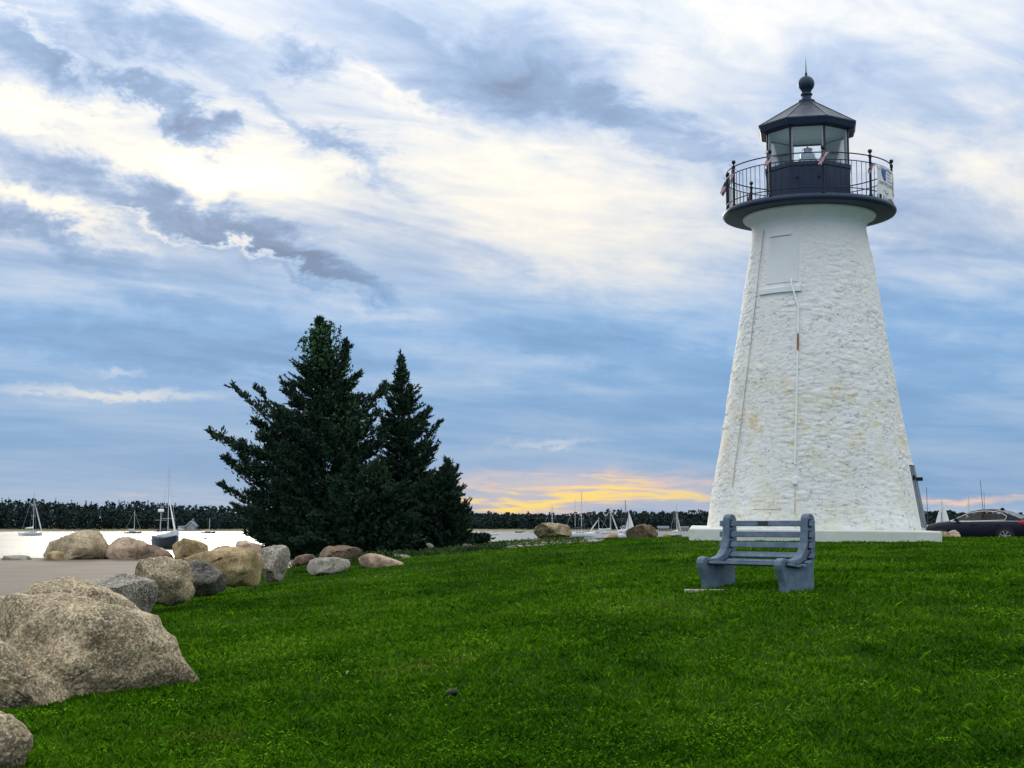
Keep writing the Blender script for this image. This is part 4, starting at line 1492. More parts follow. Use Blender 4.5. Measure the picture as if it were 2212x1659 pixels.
class Fronds:
    """collects many small leaf sprays"""

    def __init__(self, seed):
        self.r = np.random.default_rng(seed)
        self.c, self.d, self.l, self.w, self.t = [], [], [], [], []

    def along(self, pts, density, spread, length, width, t0=.3, tint=.4, taper=.75):
        pts = np.array(pts, float)
        seg = np.linalg.norm(np.diff(pts, axis=0), axis=1)
        tot = seg.sum()
        n = max(4, int(tot * density))
        r = self.r
        t = t0 + (1 - t0) * r.random(n) ** .8
        cum = np.r_[0, np.cumsum(seg)] / tot
        c = np.stack([np.interp(t, cum, pts[:, k]) for k in range(3)], 1)
        dirv = np.stack([np.interp(np.clip(t + .08, 0, 1), cum, pts[:, k]) - np.interp(np.clip(t - .08, 0, 1), cum, pts[:, k]) for k in range(3)], 1)
        dirv /= np.linalg.norm(dirv, axis=1, keepdims=True) + 1e-9
        sp = spread * (1 - taper * np.clip((t - t0) / (1 - t0), 0, 1) ** 1.6)
        o = r.normal(size=(n, 3)) * sp[:, None] * np.array([1, 1, .55])
        d = dirv * .8 + r.normal(size=(n, 3)) * .55 + np.array([0, 0, .30]) + o / (np.linalg.norm(o, axis=1, keepdims=True) + 1e-6) * .5
        d /= np.linalg.norm(d, axis=1, keepdims=True)
        self.c.append(c + o)
        self.d.append(d)
        self.l.append(length * r.uniform(.6, 1.35, n))
        self.w.append(width * r.uniform(.6, 1.3, n))
        self.t.append(np.clip(tint + r.normal(0, .14) + r.normal(0, .13, n), 0, 1))

    def mesh(self, name, m, parent):
        c, d = np.concatenate(self.c), np.concatenate(self.d)
        l, w, t = np.concatenate(self.l), np.concatenate(self.w), np.concatenate(self.t)
        s = np.cross(d, self.r.normal(size=d.shape))
        s /= np.linalg.norm(s, axis=1, keepdims=True) + 1e-9
        v = np.stack([c - d * (l * .4)[:, None], c + s * w[:, None] + d * (l * .05)[:, None], c + d * (l * .6)[:, None], c - s * w[:, None] + d * (l * .12)[:, None]], 1).reshape(-1, 3)
        f = np.arange(len(v)).reshape(-1, 4)
        org = np.array(parent.location)
        return np_mesh(name, v - org, f, m, parent, attr=np.repeat(t, 4))


def cedar(label, base_uv, top_uv, Yc, env, boughs, seed, m, dens=100, depthk=.8, levels=95, per=6, frond=(.155, .027), t0=.28, name='cedar_tree', spread=.12, zlift=.42, trunk_r=.14):
    rs = random.Random(seed)
    b3, t3 = P(*base_uv, Yc), P(*top_uv, Yc)
    b3.z = min(b3.z, H1(b3.x, Yc)) - .05
    T = thing(name, label, 'tree', b3, 0, 'cedars beside the lawn')
    F = Fronds(seed)
    limbs = MB()
    ev = [e[0] for e in env]

    def trunk_at(z):
        k_ = (z - b3.z) / (t3.z - b3.z)
        wob = .10 * math.sin(k_ * 7 + seed)
        return b3.lerp(t3, k_) + Vector((wob * (1 - k_), .06 * math.sin(k_ * 5), 0))

    tp_ = [trunk_at(b3.z + (t3.z - b3.z) * i / 12) for i in range(13)]
    tm = MB()
    tm.tube([p - b3 for p in tp_], [trunk_r * (1 - i / 12.5) + .012 for i in range(13)], 8)
    tm.build('trunk', M_bark, T, smooth=True)
    v0, v1 = env[0][0], env[-1][0]
    for i in range(levels):
        v = v0 + (v1 - v0) * ((i + rs.random()) / levels) ** .9
        ul, ur = np.interp(v, ev, [e[1] for e in env]), np.interp(v, ev, [e[2] for e in env])
        pz = P(CX, v, Yc).z
        tr = trunk_at(min(pz, t3.z))
        xl, xr = P(ul, v, Yc).x - tr.x, P(ur, v, Yc).x - tr.x
        for _ in range(per):
            az_ = rs.uniform(0, 2 * math.pi)
            c, s = math.cos(az_), math.sin(az_)
            rx = max(.05, xr if c > 0 else -xl)
            ry = depthk * max(.12, (xr - xl) / 2)
            ln = 1 / math.sqrt((c / rx) ** 2 + (s / ry) ** 2) * (rs.uniform(.78, 1.10) if (i // 3) % 2 else rs.uniform(.55, .92))
            tip = Vector((tr.x + c * ln, Yc + s * ln, pz + rs.uniform(-.08, .10)))
            st = trunk_at(max(b3.z + .1, pz - ln * zlift))
            mid = st.lerp(tip, .55) + Vector((0, 0, -.06 * ln))
            pts = [st, mid, tip + Vector((c * .02, s * .02, .05 * ln))]
            F.along(pts, dens, spread * min(1.4, .45 + ln * .45), frond[0], frond[1], t0, rs.uniform(.25, .55))
            if rs.random() < .7 and i > levels * .12:
                dv = Vector((c * .75 + rs.gauss(0, .2), s * .75 + rs.gauss(0, .2), .55 + rs.gauss(0, .2))).normalized() * rs.uniform(.15, .38)
                F.along([tip - dv * .5, tip + dv], dens * 1.1, .028, frond[0] * .8, frond[1] * .6, .0, rs.uniform(.3, .6), .9)
            if rs.random() < .25 and ln > .3:
                limbs.tube([p - b3 for p in pts], [.018, .012, .004], 4, cap=False)
    for bo in boughs:
        (us, vs_), (ue, ve), dY, spd, dn = bo
        a, b = P(us, vs_, Yc + dY * .3), P(ue, ve, Yc + dY)
        mid = a.lerp(b, .55) + Vector((0, 0, -.12 * (b - a).length))
        pts = [a, mid, b]
        limbs.tube([p - b3 for p in pts], [.035, .02, .006], 5, cap=False)
        F.along(pts, dens * dn, spd, frond[0], frond[1], .12, rs.uniform(.3, .6), .8)
        L_ = (b - a).length
        for _ in range(int(9 * L_)):
            t_ = rs.uniform(.25, .95)
            q0 = a.lerp(b, t_) + Vector((0, 0, -.12 * L_ * 4 * t_ * (1 - t_) * .6))
            dirn = (b - a).normalized() + Vector((rs.gauss(0, .5), rs.gauss(0, .6), rs.gauss(.25, .35)))
            q1 = q0 + dirn.normalized() * rs.uniform(.18, .45) * (1.15 - t_ * .5)
            F.along([q0, q1], dens * dn * .8, spd * .45, frond[0], frond[1], .05, rs.uniform(.3, .6), .7)
    cr_ = F.mesh('crown', m, T)
    if limbs.v:
        limbs.build('limb', M_bark, T)
    return T, b3


A_, a_base = cedar('tallest cedar of the clump, its tip wrapped in leafy vine', (738, 1197), (690, 690), 42.5,
                   [(688, 689, 691), (700, 678, 703), (730, 667, 712), (760, 654, 722), (790, 642, 738), (830, 617, 760), (870, 606, 788), (900, 590, 800), (930, 566, 812), (960, 556, 824), (1000, 552, 838), (1050, 552, 850), (1100, 540, 858), (1150, 548, 866), (1192, 590, 860)],
                   [((690, 760), (688, 686), 0, .09, 1.6), ((700, 790), (712, 705), 0, .08, 1.2), ((722, 840), (749, 738), 0, .15, 1.8), ((640, 925), (500, 828), -.3, .10, .75), ((610, 900), (556, 838), .4, .08, .6), ((650, 985), (447, 930), 0, .16, 1.2), ((640, 1000), (500, 955), -.5, .2, 1.3),
                    ((630, 1065), (480, 985), .1, .17, 1.2), ((630, 1040), (520, 985), -.6, .2, 1.3), ((630, 1105), (474, 1043), .2, .11, 1.0), ((640, 1140), (498, 1086), -.2, .14, 1.1), ((640, 1165), (520, 1125), -.4, .18, 1.2),
                    ((650, 1180), (560, 1165), -.3, .18, 1.2), ((760, 900), (832, 832), .2, .14, 1.2), ((725, 850), (778, 803), -.2, .12, 1.2), ((650, 870), (612, 825), -.2, .12, 1.2), ((640, 945), (590, 880), -.8, .22, 1.3), ((620, 1000), (565, 935), -.9, .24, 1.3),
                    ((770, 1000), (830, 930), -.4, .2, 1.2), ((760, 960), (812, 890), .2, .2, 1.1),
                    ((660, 960), (545, 905), -.3, .24, 1.3), ((650, 1030), (515, 1010), -.3, .24, 1.3), ((650, 1075), (530, 1060), -.6, .26, 1.3), ((650, 1120), (540, 1100), -.7, .28, 1.4), ((660, 1150), (535, 1150), -.3, .26, 1.4), ((680, 1185), (575, 1186), -.3, .24, 1.5), ((700, 1190), (605, 1196), -.5, .2, 1.5), ((660, 1090), (590, 1040), -1.0, .3, 1.3), ((660, 1010), (600, 960), -1.0, .3, 1.3)], 5, M_cedar)
B_, b_base = cedar('slender pointed cedar standing behind the tallest one', (880, 1196), (866, 778), 43.6,
                   [(776, 865, 867), (795, 860, 873), (815, 853, 882), (840, 843, 892), (870, 838, 903), (900, 834, 914), (930, 832, 922), (960, 828, 930), (1000, 826, 938), (1050, 826, 945), (1100, 826, 955), (1192, 835, 950)],
                   [((866, 850), (867, 773), 0, .10, 1.6), ((885, 985), (949, 908), .1, .11, .8), ((885, 1010), (944, 962), -.2, .13, .9), ((890, 950), (930, 880), .3, .10, .8), ((850, 880), (822, 830), .1, .1, .9), ((850, 960), (826, 905), -.3, .13, 1.0)], 9, M_cedar, dens=85, per=5, levels=85)
C_, c_base = cedar('low bushy cedar at the right end of the clump', (955, 1194), (966, 1004), 42.0,
                   [(998, 964, 970), (1020, 948, 977), (1045, 915, 985), (1075, 890, 993), (1110, 880, 1003), (1140, 875, 1010), (1170, 875, 1014), (1196, 880, 1008)],
                   [((966, 1060), (968, 994), 0, .07, 1.4), ((965, 1130), (1017, 1097), -.2, .09, 1.1), ((960, 1060), (984, 1012), .2, .09, 1.0), ((960, 1100), (994, 1050), -.4, .12, 1.1), ((970, 1170), (1012, 1150), -.3, .14, 1.2), ((960, 1080), (935, 1035), -.3, .2, 1.3), ((930, 1100), (905, 1060), -.3, .2, 1.3), ((980, 1185), (1020, 1172), -.4, .14, 1.2)], 13, M_cedar, levels=60, per=7)
D_, d_base = cedar('short wide cedar filling the middle front of the clump', (790, 1200), (800, 1000), 40.6,
                   [(1010, 795, 815), (1040, 765, 845), (1075, 725, 875), (1105, 690, 892), (1135, 655, 905), (1165, 640, 912), (1196, 670, 890)],
                   [((800, 1060), (820, 985), -.6, .2, 1.2), ((800, 1080), (880, 1040), -.9, .2, 1.2), ((770, 1080), (720, 1040), -.9, .22, 1.2), ((760, 1130), (670, 1110), -.8, .22, 1.2), ((820, 1130), (900, 1110), -.8, .22, 1.2), ((790, 1110), (790, 1060), -1.2, .25, 1.2),
                    ((850, 1150), (905, 1160), -.6, .2, 1.2), ((700, 1160), (640, 1165), -.5, .2, 1.2)], 17, M_cedar2, levels=55, per=6, depthk=.6)

# vine leaves over the tip of the tallest cedar
rv = np.random.default_rng(31)
cc = []
for (u0, u1, v0_, v1_, n) in ((655, 730, 700, 800, 620), (640, 700, 710, 800, 160), (700, 765, 790, 960, 380), (650, 800, 860, 960, 420), (640, 660, 735, 765, 30)):
    uu_, vv_ = rv.uniform(u0, u1, n), rv.uniform(v0_, v1_, n)
    lim = np.interp(vv_, [690, 730, 800, 960], [26, 40, 62, 130])
    k_ = np.abs(uu_ - np.interp(vv_, [690, 960], [692, 715])) < lim
    for u, v in zip(uu_[k_], vv_[k_]):
        cc.append(P(u, v, 42.5 - rv.uniform(.0, .9)))
for k in range(46):      # trailing strands against the sky
    t_ = k / 45
    cc.append(P(690 + 44 * t_ + rv.normal(0, 2), 712 - 20 * math.sin(t_ * 3.0) + 18 * t_ ** 3 + rv.normal(0, 2), 42.3))
    cc.append(P(665 - 26 * t_ + rv.normal(0, 2), 735 - 8 * math.sin(t_ * 3) + 22 * t_ ** 2 + rv.normal(0, 2), 42.2))
for k in range(26):
    cc.append(P(734 + rv.normal(0, 2.5), 705 + 38 * k / 25, 42.3))
cc = np.array([p[:] for p in cc]) - np.array(A_.location)
v_, f_ = quads_cloud(cc, rv.uniform(.025, .055, len(cc)), rv)
np_mesh('vine', v_, f_, M_vine, A_, attr=np.repeat(np.clip(rv.normal(.45, .25, len(cc)), 0, 1), 4))

# low bush and weeds near the crest
SB = thing('low_bush', 'small dark bush against the bright water', 'bush', P(1032, 1172, 45.5))
Fb = Fronds(41)
rs = random.Random(5)
for _ in range(120):
    a, b = P(1030 + rs.uniform(-14, 14), 1172, 45.5), P(1032 + rs.gauss(0, 14), 1154 + abs(rs.gauss(0, 6)), 45.5 + rs.gauss(0, .3))
    Fb.along([a, b], 60, .07, .13, .04, .1, rs.uniform(.2, .5))
Fb.mesh('foliage', M_cedar, SB)
mb = MB()
for k in range(5):
    mb.tube([(rs.uniform(-.1, .1), rs.uniform(-.1, .1), -.1), (rs.uniform(-.3, .3), 0, .3)], .012, 5)
mb.build('stem', M_bark, SB)
Fw = Fronds(43)
rw = np.random.default_rng(44)
for _ in range(2300):
    r_ = rw.random()
    if r_ < .50:
        u, v, Yw = rw.uniform(985, 1260), rw.uniform(1161, 1176), 46
        Yw = 46.5 - (v - 1161) * .35 if u > 1000 else 42
        tl, hh = rw.uniform(.5, .95), rw.uniform(.03, .09)
    elif r_ < .8:
        u, v = rw.uniform(930, 1090), rw.uniform(1172, 1192)
        Yw = 43.5 - (v - 1172) * .22
        tl, hh = rw.uniform(.0, .4), rw.uniform(.05, .16)
    else:
        u, v = rw.uniform(630, 1000), rw.uniform(1195, 1212)
        Yw = 39.8 - (v - 1195) * .15
        tl, hh = rw.uniform(.0, .45), rw.uniform(.06, .2)
    p = P(u, v, Yw)
    z_ = H1(p.x, p.y)
    q0 = (p.x, p.y, z_)
    q1 = (p.x + rw.normal(0, .05), p.y + rw.normal(0, .05), z_ + hh)
    Fw.along([q0, q1], 60, .045, .07, .022, .0, tl)
wd = thing('tmp', 'x y z w', 'x')
ob_w = Fw.mesh('weeds', M_weed, wd)
ob_w.parent = None
bpy.data.objects.remove(wd)
struct(ob_w, 'stuff', 'rough weeds around the cedars and along the lawn crest')

# ------------------------------------------------------------------ boats
M_hullw = mat('white_hull', (.84, .86, .87), .35)
M_hullk = mat('black_hull', (.012, .014, .022), .3)
M_hullb = mat('slate_hull', (.10, .15, .22), .35)
M_hullr = mat('maroon_hull', (.07, .03, .05), .35)
M_deck = mat('boat_deck', (.60, .62, .62), .6)
M_spar = mat('pale_spar', (.55, .56, .56), .4)
M_spard = mat('dark_spar', (.07, .055, .05), .5)
M_sail = mat('sail_cloth', (.80, .80, .78), .8, spec=.1)
M_cover = mat('navy_sail_cover', (.012, .02, .05), .8)
M_win = mat('dark_window', (.02, .03, .04), .15)


def hull_mb(L, B, fb, z0=-.25, zfrac0=0.0, zfrac1=1.0, n=14, transom=.62):
    mb = MB()
    rings = []
    for i in range(n + 1):
        t_ = i / n
        b = B / 2 * (transom + (1 - transom) * math.sin(min(1, t_ / .45) * math.pi / 2)) if t_ < .45 else B / 2 * max(0.02, math.cos((t_ - .45) / .55 * math.pi / 2) ** .75)
        sh = fb * (1 + .55 * max(0, t_ - .35) ** 2 * 2.2 + .10 * (1 - t_))
        x = -L / 2 + L * t_ + .06 * L * max(0, t_ - .8) * 5 * 0
        ring_ = []
        for (bf, zf) in ((.0, 0), (.55, .12), (.86, .38), (.96, .7), (1.0, 1.0)):
            z = z0 + (sh - z0) * zf
            rake = .05 * L * (zf) * max(0, t_ - .75) * 4 * .35
            ring_.append((x + rake, b * bf, z))
        full = ring_ + [(p[0], -p[1], p[2]) for p in reversed(ring_[1:])]
        rings.append(full)
    m_ = len(rings[0])
    vs = [p for r_ in rings for p in r_]
    fs = []
    for i in range(n):
        for j in range(m_):
            fs.append((i * m_ + j, i * m_ + (j + 1) % m_, (i + 1) * m_ + (j + 1) % m_, (i + 1) * m_ + j))
    fs.append(tuple(range(m_)))
    fs.append(tuple(n * m_ + j for j in reversed(range(m_))))
    mb.add(vs, fs)
    return mb


def sailboat(label, u, v_water, v_top, yaw, L=None, hull=None, spar=None, jib=0.0, mizzen=None, cover=None, sails=None, spread=(.55,), lean=0.0, stay=True, fb=None, cabin=True, group='boats on the bay', mastx=.08, mr=None):
    Yb = water_Y(v_water)
    p = P(u, v_water, Yb)
    h = P(u, v_top, Yb).z
    L = L or h * .78
    B = L * .30
    fb = fb or L * .085
    hull = hull or M_hullw
    spar = spar or M_spar
    t = thing('sailboat', label, 'sailboat', (p.x, p.y, 0), R(yaw), group)
    hull_mb(L, B, fb).build('hull', hull, t, smooth=40)
    px = Yb / 1479.0                 # size of one picture point out there, for the thinnest rigging
    mr = mr or max(.07, px * .34)
    mx = L * mastx
    if cabin:
        mb = MB()
        poly = [(-.22 * L, fb * .95), (-.20 * L, fb * 1.55), (.12 * L, fb * 1.50), (.20 * L, fb * 1.0)]
        mb.prism(poly, lambda a, b, y: Vector((a, y, b)), -B * .27, B * .27)
        cb = mb.build('cabin', M_deck, t, bevel=.03)
        for s in (-1, 1):
            for k in range(3):
                mb = MB(); mb.box((-.13 * L + k * .09 * L, s * B * .272, fb * 1.3), (.05 * L, .02, fb * .2))
                mb.build('window', M_win, cb)
    mast = MB(); mast.tube([(mx, 0, fb * .9), (mx + lean * h, 0, h)], [mr, mr * .7], 8)
    mast = mast.build('mast', spar, t, smooth=True)
    for s_ in spread:
        mb = MB(); mb.tube([(mx + lean * h * s_, -B * .32, h * s_), (mx + lean * h * s_, B * .32, h * s_)], mr * .4, 5)
        mb.build('spreader', spar, mast)
    bz = fb * 1.0 + h * .10
    mb = MB(); mb.tube([(mx, 0, bz), (mx - L * .38, 0, bz + .1)], mr * .8, 6)
    bm_ = mb.build('boom', spar, t, smooth=True)
    if not sails:
        mb = MB(); mb.tube([(mx - .05, 0, bz + h * .06), (mx - .2, 0, bz + .28), (mx - L * .2, 0, bz + .2), (mx - L * .37, 0, bz + .12)], [.08, .28 * L / 10, .22 * L / 10, .1], 7)
        mb.build('furled_mainsail', cover or M_sail, bm_, smooth=True)
    if stay:
        for (x0, y0_, z1) in ((L * .5, 0, .97), (-L * .48, 0, 1.0)):
            mb = MB(); mb.tube([(x0, y0_, fb * 1.2), (mx + lean * h * z1, 0, h * z1)], max(.012, px * .07), 4)
            mb.build('stay', spar, mast)
        for s in (-1, 1):
            mb = MB(); mb.tube([(mx - .1, s * B * .46, fb), (mx + lean * h * .9, s * .02, h * .9)], max(.010, px * .06), 4)
            mb.build('stay', spar, mast)
    if jib:
        a, b = Vector((L * .49, 0, fb * 1.35)), Vector((mx + .1 + lean * h * jib, 0, h * jib))
        mb = MB(); mb.tube([a, a.lerp(b, .2), a.lerp(b, .55), b], [mr * .9, mr * 1.9, mr * 1.6, mr * .5], 7)
        mb.build('furled_jib', M_sail, t, smooth=True)
    if mizzen:
        xm, hm = mizzen
        mb = MB(); mb.tube([(xm * L, 0, fb), (xm * L, 0, hm * h)], [mr * .85, mr * .6], 7)
        mz = mb.build('mizzen_mast', spar, t, smooth=True)
        mb = MB(); mb.tube([(xm * L, 0, hm * h * .62), (xm * L + .01, B * .3, hm * h * .62)], mr * .35, 5); mb.tube([(xm * L, 0, hm * h * .62), (xm * L + .01, -B * .3, hm * h * .62)], mr * .35, 5)
        mb.build('spreader', spar, mz)
        mb = MB(); mb.tube([(xm * L, 0, bz), (xm * L - L * .2, 0, bz)], mr * .7, 6)
        mb.tube([(xm * L - .05, 0, bz + .9), (xm * L - .1, 0, bz + .25), (xm * L - L * .19, 0, bz + .15)], [.07, .24, .1], 6)
        mb.build('furled_mizzen', cover or M_sail, mz, smooth=True)
    if sails:
        for kind, foot, head in sails:
            mb = MB()
            N_ = 10
            for i in range(N_ + 1):
                k_ = i / N_
                z = bz + (h * head - bz) * k_
                xa = mx + lean * z
                wd_ = foot * (1 - k_) ** .85
                for j in range(5):
                    s = j / 4
                    belly = math.sin(s * math.pi) * .10 * wd_ * (1 if kind == 'main' else .8)
                    mb.v.append((xa - .1 - wd_ * s if kind == 'main' else xa + .25 + wd_ * s, belly + .02, z + (-.3 * s * (1 - k_))))
            for i in range(N_):
                for j in range(4):
                    mb.f.append((i * 5 + j, i * 5 + j + 1, (i + 1) * 5 + j + 1, (i + 1) * 5 + j)); mb.m.append(0)
            sl_ = mb.build('mainsail' if kind == 'main' else 'jib', M_sail, t, smooth='all')
            md = sl_.modifiers.new('cloth', 'SOLIDIFY'); md.thickness = .03
    return t


S = 1 / 1.8228
sailboat('pale sloop moored alone far out at the left', 123 * S, 2109 * S, 1937 * S, 68, L=11, jib=.8, hull=M_hullw, spread=(.45, .7))
sailboat('small dark sloop with a bare mast under the far trees', 523 * S, 2101 * S, 2012 * S, 15, L=7.0, hull=M_hullb, jib=0)
# big ketch: white topsides over a black hull
kt = sailboat('two-masted ketch with black hull and white topsides behind the boulders', 655 * S, 2160 * S, 1832 * S, -62, L=11.5, hull=M_hullk, jib=.62, mizzen=(-.34, .55), cover=M_cover, spread=(.36, .62), lean=.012, fb=1.45, mastx=.06)
mb = MB()
mb2 = hull_mb(11.62, 11.5 * .302, 2.0, z0=1.30)
hb_ = mb2.build('topsides', M_hullw, kt, smooth=40)
for s in (-1, 1):
    for k in range(4):
        mb = MB(); mb.box((-3.0 + k * 1.5, s * (1.66 - .05 * abs(k - 1)), 1.80), (.34, .12, .22))
        mb.build('window', M_win, hb_)
for x in (-5.4, 5.3):
    mb = MB()
    for y in (-.8, .8):
        mb.tube([(x, y * .8, 1.9), (x, y * .8, 2.7)], .035, 5)
    mb.tube([(x, -.64, 2.7), (x + .4 * (1 if x > 0 else -1), 0, 2.7), (x, .64, 2.7)], .035, 5)
    mb.build('pulpit', M_spar, kt)
mb = MB(); mb.tube([(-3.91, .45, 6.2), (-3.91, -.45, 6.2)], .26, 10)
mb.build('radar_dome', M_hullw, kt, smooth=40)
sailboat('tiny maroon sloop moored before the far beach', 820 * S, 2100 * S, 2040 * S, 5, L=6.0, hull=M_hullr, jib=0, stay=False)
sailboat('sloop whose bare mast stands up behind the overhanging crest boulder', 2168 * S, 2104 * S, 1990 * S, 30, L=9, jib=0)
sailboat('tall white ketch with two close masts near the crest boulder', 2280 * S, 2116 * S, 1933 * S, 38, L=12.5, hull=M_hullw, mizzen=(-.12, .82), jib=.0, spread=(.4, .68), cover=M_cover)
sailboat('little white sloop with a slanting forestay near the far bank', 2364 * S, 2099 * S, 2037 * S, 170, L=9, hull=M_hullw, jib=.85, spread=())
sailboat('white sloop with a rolled jib and tall bare mast', 2399 * S, 2102 * S, 1995 * S, 20, L=8, hull=M_hullw, jib=.78)
sailboat('brown-masted yacht behind the gable-shaped boulder', 2458 * S, 2118 * S, 1968 * S, 55, L=10, hull=M_hullw, spar=M_spard, mizzen=(-.15, .8), jib=.38, spread=(.5,))
sailboat('small yacht under full white sail beside the gable-shaped boulder', 2480 * S, 2100 * S, 2012 * S, 150, L=7.5, hull=M_hullw, sails=[('main', 2.9, .97), ('jib', 1.2, .7)], stay=False, spread=())
sailboat('black hulled gaff yacht with rolled sails beside the plinth', 2660 * S, 2117 * S, 1982 * S, 58, L=8, hull=M_hullk, jib=.7, spar=M_spar, mizzen=(.18, .78))
sailboat('bare dark mast rising right beside the lighthouse door', 3652 * S, 2106 * S, 1918 * S, 60, L=12, spar=M_spard, hull=M_hullw, stay=False, lean=-.03)
sailboat('yacht sailing with two tall white sails behind the parked car', 3722 * S, 2110 * S, 1964 * S, 172, L=11, hull=M_hullw, sails=[('main', 3.0, .98), ('jib', 2.6, .82)], stay=False, spread=())
sailboat('thin pale mast far behind the car windscreen', 3815 * S, 2104 * S, 1935 * S, 60, L=11, hull=M_hullw, spar=M_spar)
sailboat('leaning dark mast above the car roof', 3892 * S, 2110 * S, 1890 * S, 175, L=13, hull=M_hullw, spar=M_spard, lean=.06, stay=False, mizzen=(.08, .75))


def motorboat(label, u, v_water, length_px, yaw, hull, high=1.0, canopy=True):
    Yb = water_Y(v_water)
    p = P(u, v_water, Yb)
    L = length_px * Yb / F2
    B = L * .34
    fb = L * .12 * high
    t = thing('motorboat', label, 'motorboat', (p.x, p.y, 0), R(yaw), 'motorboats on the bay')
    hull_mb(L, B, fb, transom=.9).build('hull', hull, t, smooth=40)
    mb = MB()
    mb.prism([(-.12 * L, fb * .9), (-.10 * L, fb * 2.3), (.10 * L, fb * 2.3), (.17 * L, fb * 1.55), (.36 * L, fb * 1.25), (.38 * L, fb * 1.0)], lambda a, b, y: Vector((a, y, b)), -B * .33, B * .33)
    c = mb.build('cabin', M_hullw, t, bevel=.04)
    mb = MB(); mb.box((.135 * L, 0, fb * 1.95), (.02 * L, B * .6, fb * .5), (0, R(-28), 0)); mb.build('windscreen', M_win, c)
    for s in (-1, 1):
        mb = MB(); mb.box((-.01 * L, s * B * .335, fb * 1.95), (.16 * L, .03, fb * .4)); mb.build('window', M_win, c)
    if canopy:
        mb = MB(); mb.box((-.22 * L, 0, fb * 2.5), (.28 * L, B * .62, .08))
        for s in (-1, 1):
            mb.tube([(-.34 * L, s * B * .3, fb), (-.34 * L, s * B * .3, fb * 2.5)], .04, 5)
        mb.build('canopy', mat('blue_canvas', (.10, .20, .34), .8), t)
    mb = MB(); mb.tube([(-.02 * L, 0, fb * 2.3), (-.02 * L, 0, fb * 3.2)], .05, 5); mb.build('aerial', M_spar, t)
    return t


motorboat('white cabin cruiser with blue canopy right of the low bush', 1065, 1156, 26, 178, M_hullw)
motorboat('white flybridge boat half hidden by the low bush', 1041, 1152.5, 16, 110, M_hullw)
motorboat('dark hulled lobster boat with white wheelhouse on open water', 1123, 1150.5, 20, 176, M_hullk, .9, False)
motorboat('tiny grey skiff left of the overhanging crest boulder', 1150, 1150.5, 7, 20, M_hullb, 1.0, False)
for u, v, lab, m in ((311, 1151.7, 'dark mooring buoy left of the ketch', M_hullb), (443.5, 1164.2, 'dark mooring buoy right of the ketch', M_hullb), (1130.5, 1153, 'yellowish mooring buoy below the lobster boat', M_sail)):
    Yb = water_Y(v)
    p = P(u, v, Yb)
    mb = MB(); mb.lathe([(.0, -.2), (.35, -.1), (.45, .1), (.35, .3), (.1, .4), (.06, .8), (0, .82)], 10)
    o = mb.build('mooring_buoy', m, smooth=True)
    o.location = (p.x, p.y, 0)
    tag(o, lab, 'buoy', 'mooring buoys')

# ------------------------------------------------------------------ houses on the far shore
M_shing = mat('blue_grey_shingle', (.17, .22, .30), .85, var=.2, vscale=1)
M_hroof = mat('grey_roof', (.13, .15, .18), .85, var=.2, vscale=1)
M_trim = mat('white_trim', (.75, .77, .78), .6)
M_grey = mat('weathered_siding', (.33, .36, .37), .85, var=.15, vscale=1)


def house(label, u, v_base, v_eave, v_top, w_px, Yh, wall, windows, depth=7.0, gable_front=True, lower=None, chimney=False):
    p = P(u, v_base, Yh)
    W = w_px * Yh / F2
    he = P(u, v_eave, Yh).z - p.z
    ht = P(u, v_top, Yh).z - p.z
    t = thing('house', label, 'house', p, 0, 'houses on the far shore')
    mb = MB(); mb.box((0, depth / 2, he / 2 - .6), (W, depth, he + 1.2))
    wl = mb.build('wall', lower or wall, t)
    if gable_front:
        mb = MB(); mb.prism([(-W / 2, he), (W / 2, he), (0, ht)], lambda a, b, y: Vector((a, y, b)), 0, depth); mb.build('gable', wall, t)
        rm = MB()
        for s in (-1, 1):
            rm.prism([(s * (W / 2 + .5), he - .25), (0, ht + .12), (0, ht + .42), (s * (W / 2 + .6), he + .0)], lambda a, b, y: Vector((a, y, b)), -.5, depth + .5)
        rf = rm.build('roof', M_hroof, t)
        rm = MB()
        for s in (-1, 1):
            rm.prism([(s * (W / 2 + .55), he - .3), (0, ht + .05), (0, ht + .40), (s * (W / 2 + .65), he + .0)], lambda a, b, y: Vector((a, y, b)), -.62, -.51)
        rm.build('bargeboard', M_trim, rf)
    else:
        rm = MB(); rm.prism([(-.5, he), (depth + .5, he), (depth / 2, ht)], lambda a, b, x: Vector((x, a, b)), -W / 2 - .4, W / 2 + .4)
        rf = rm.build('roof', M_hroof, t)
    if chimney:
        mb = MB(); mb.box((W * .1, depth * .4, ht + .7), (.7, .7, 1.6)); mb.build('chimney', M_grey, rf)
    for (fx, fz, ww, wh) in windows:
        mb = MB(); mb.box((fx * W, -.06, fz * ht), (ww, .12, wh)); f_ = mb.build('window', M_trim, wl)
        mb = MB(); mb.box((fx * W, -.13, fz * ht), (ww * .62, .04, wh * .72)); mb.build('pane', M_win, f_)
    return t


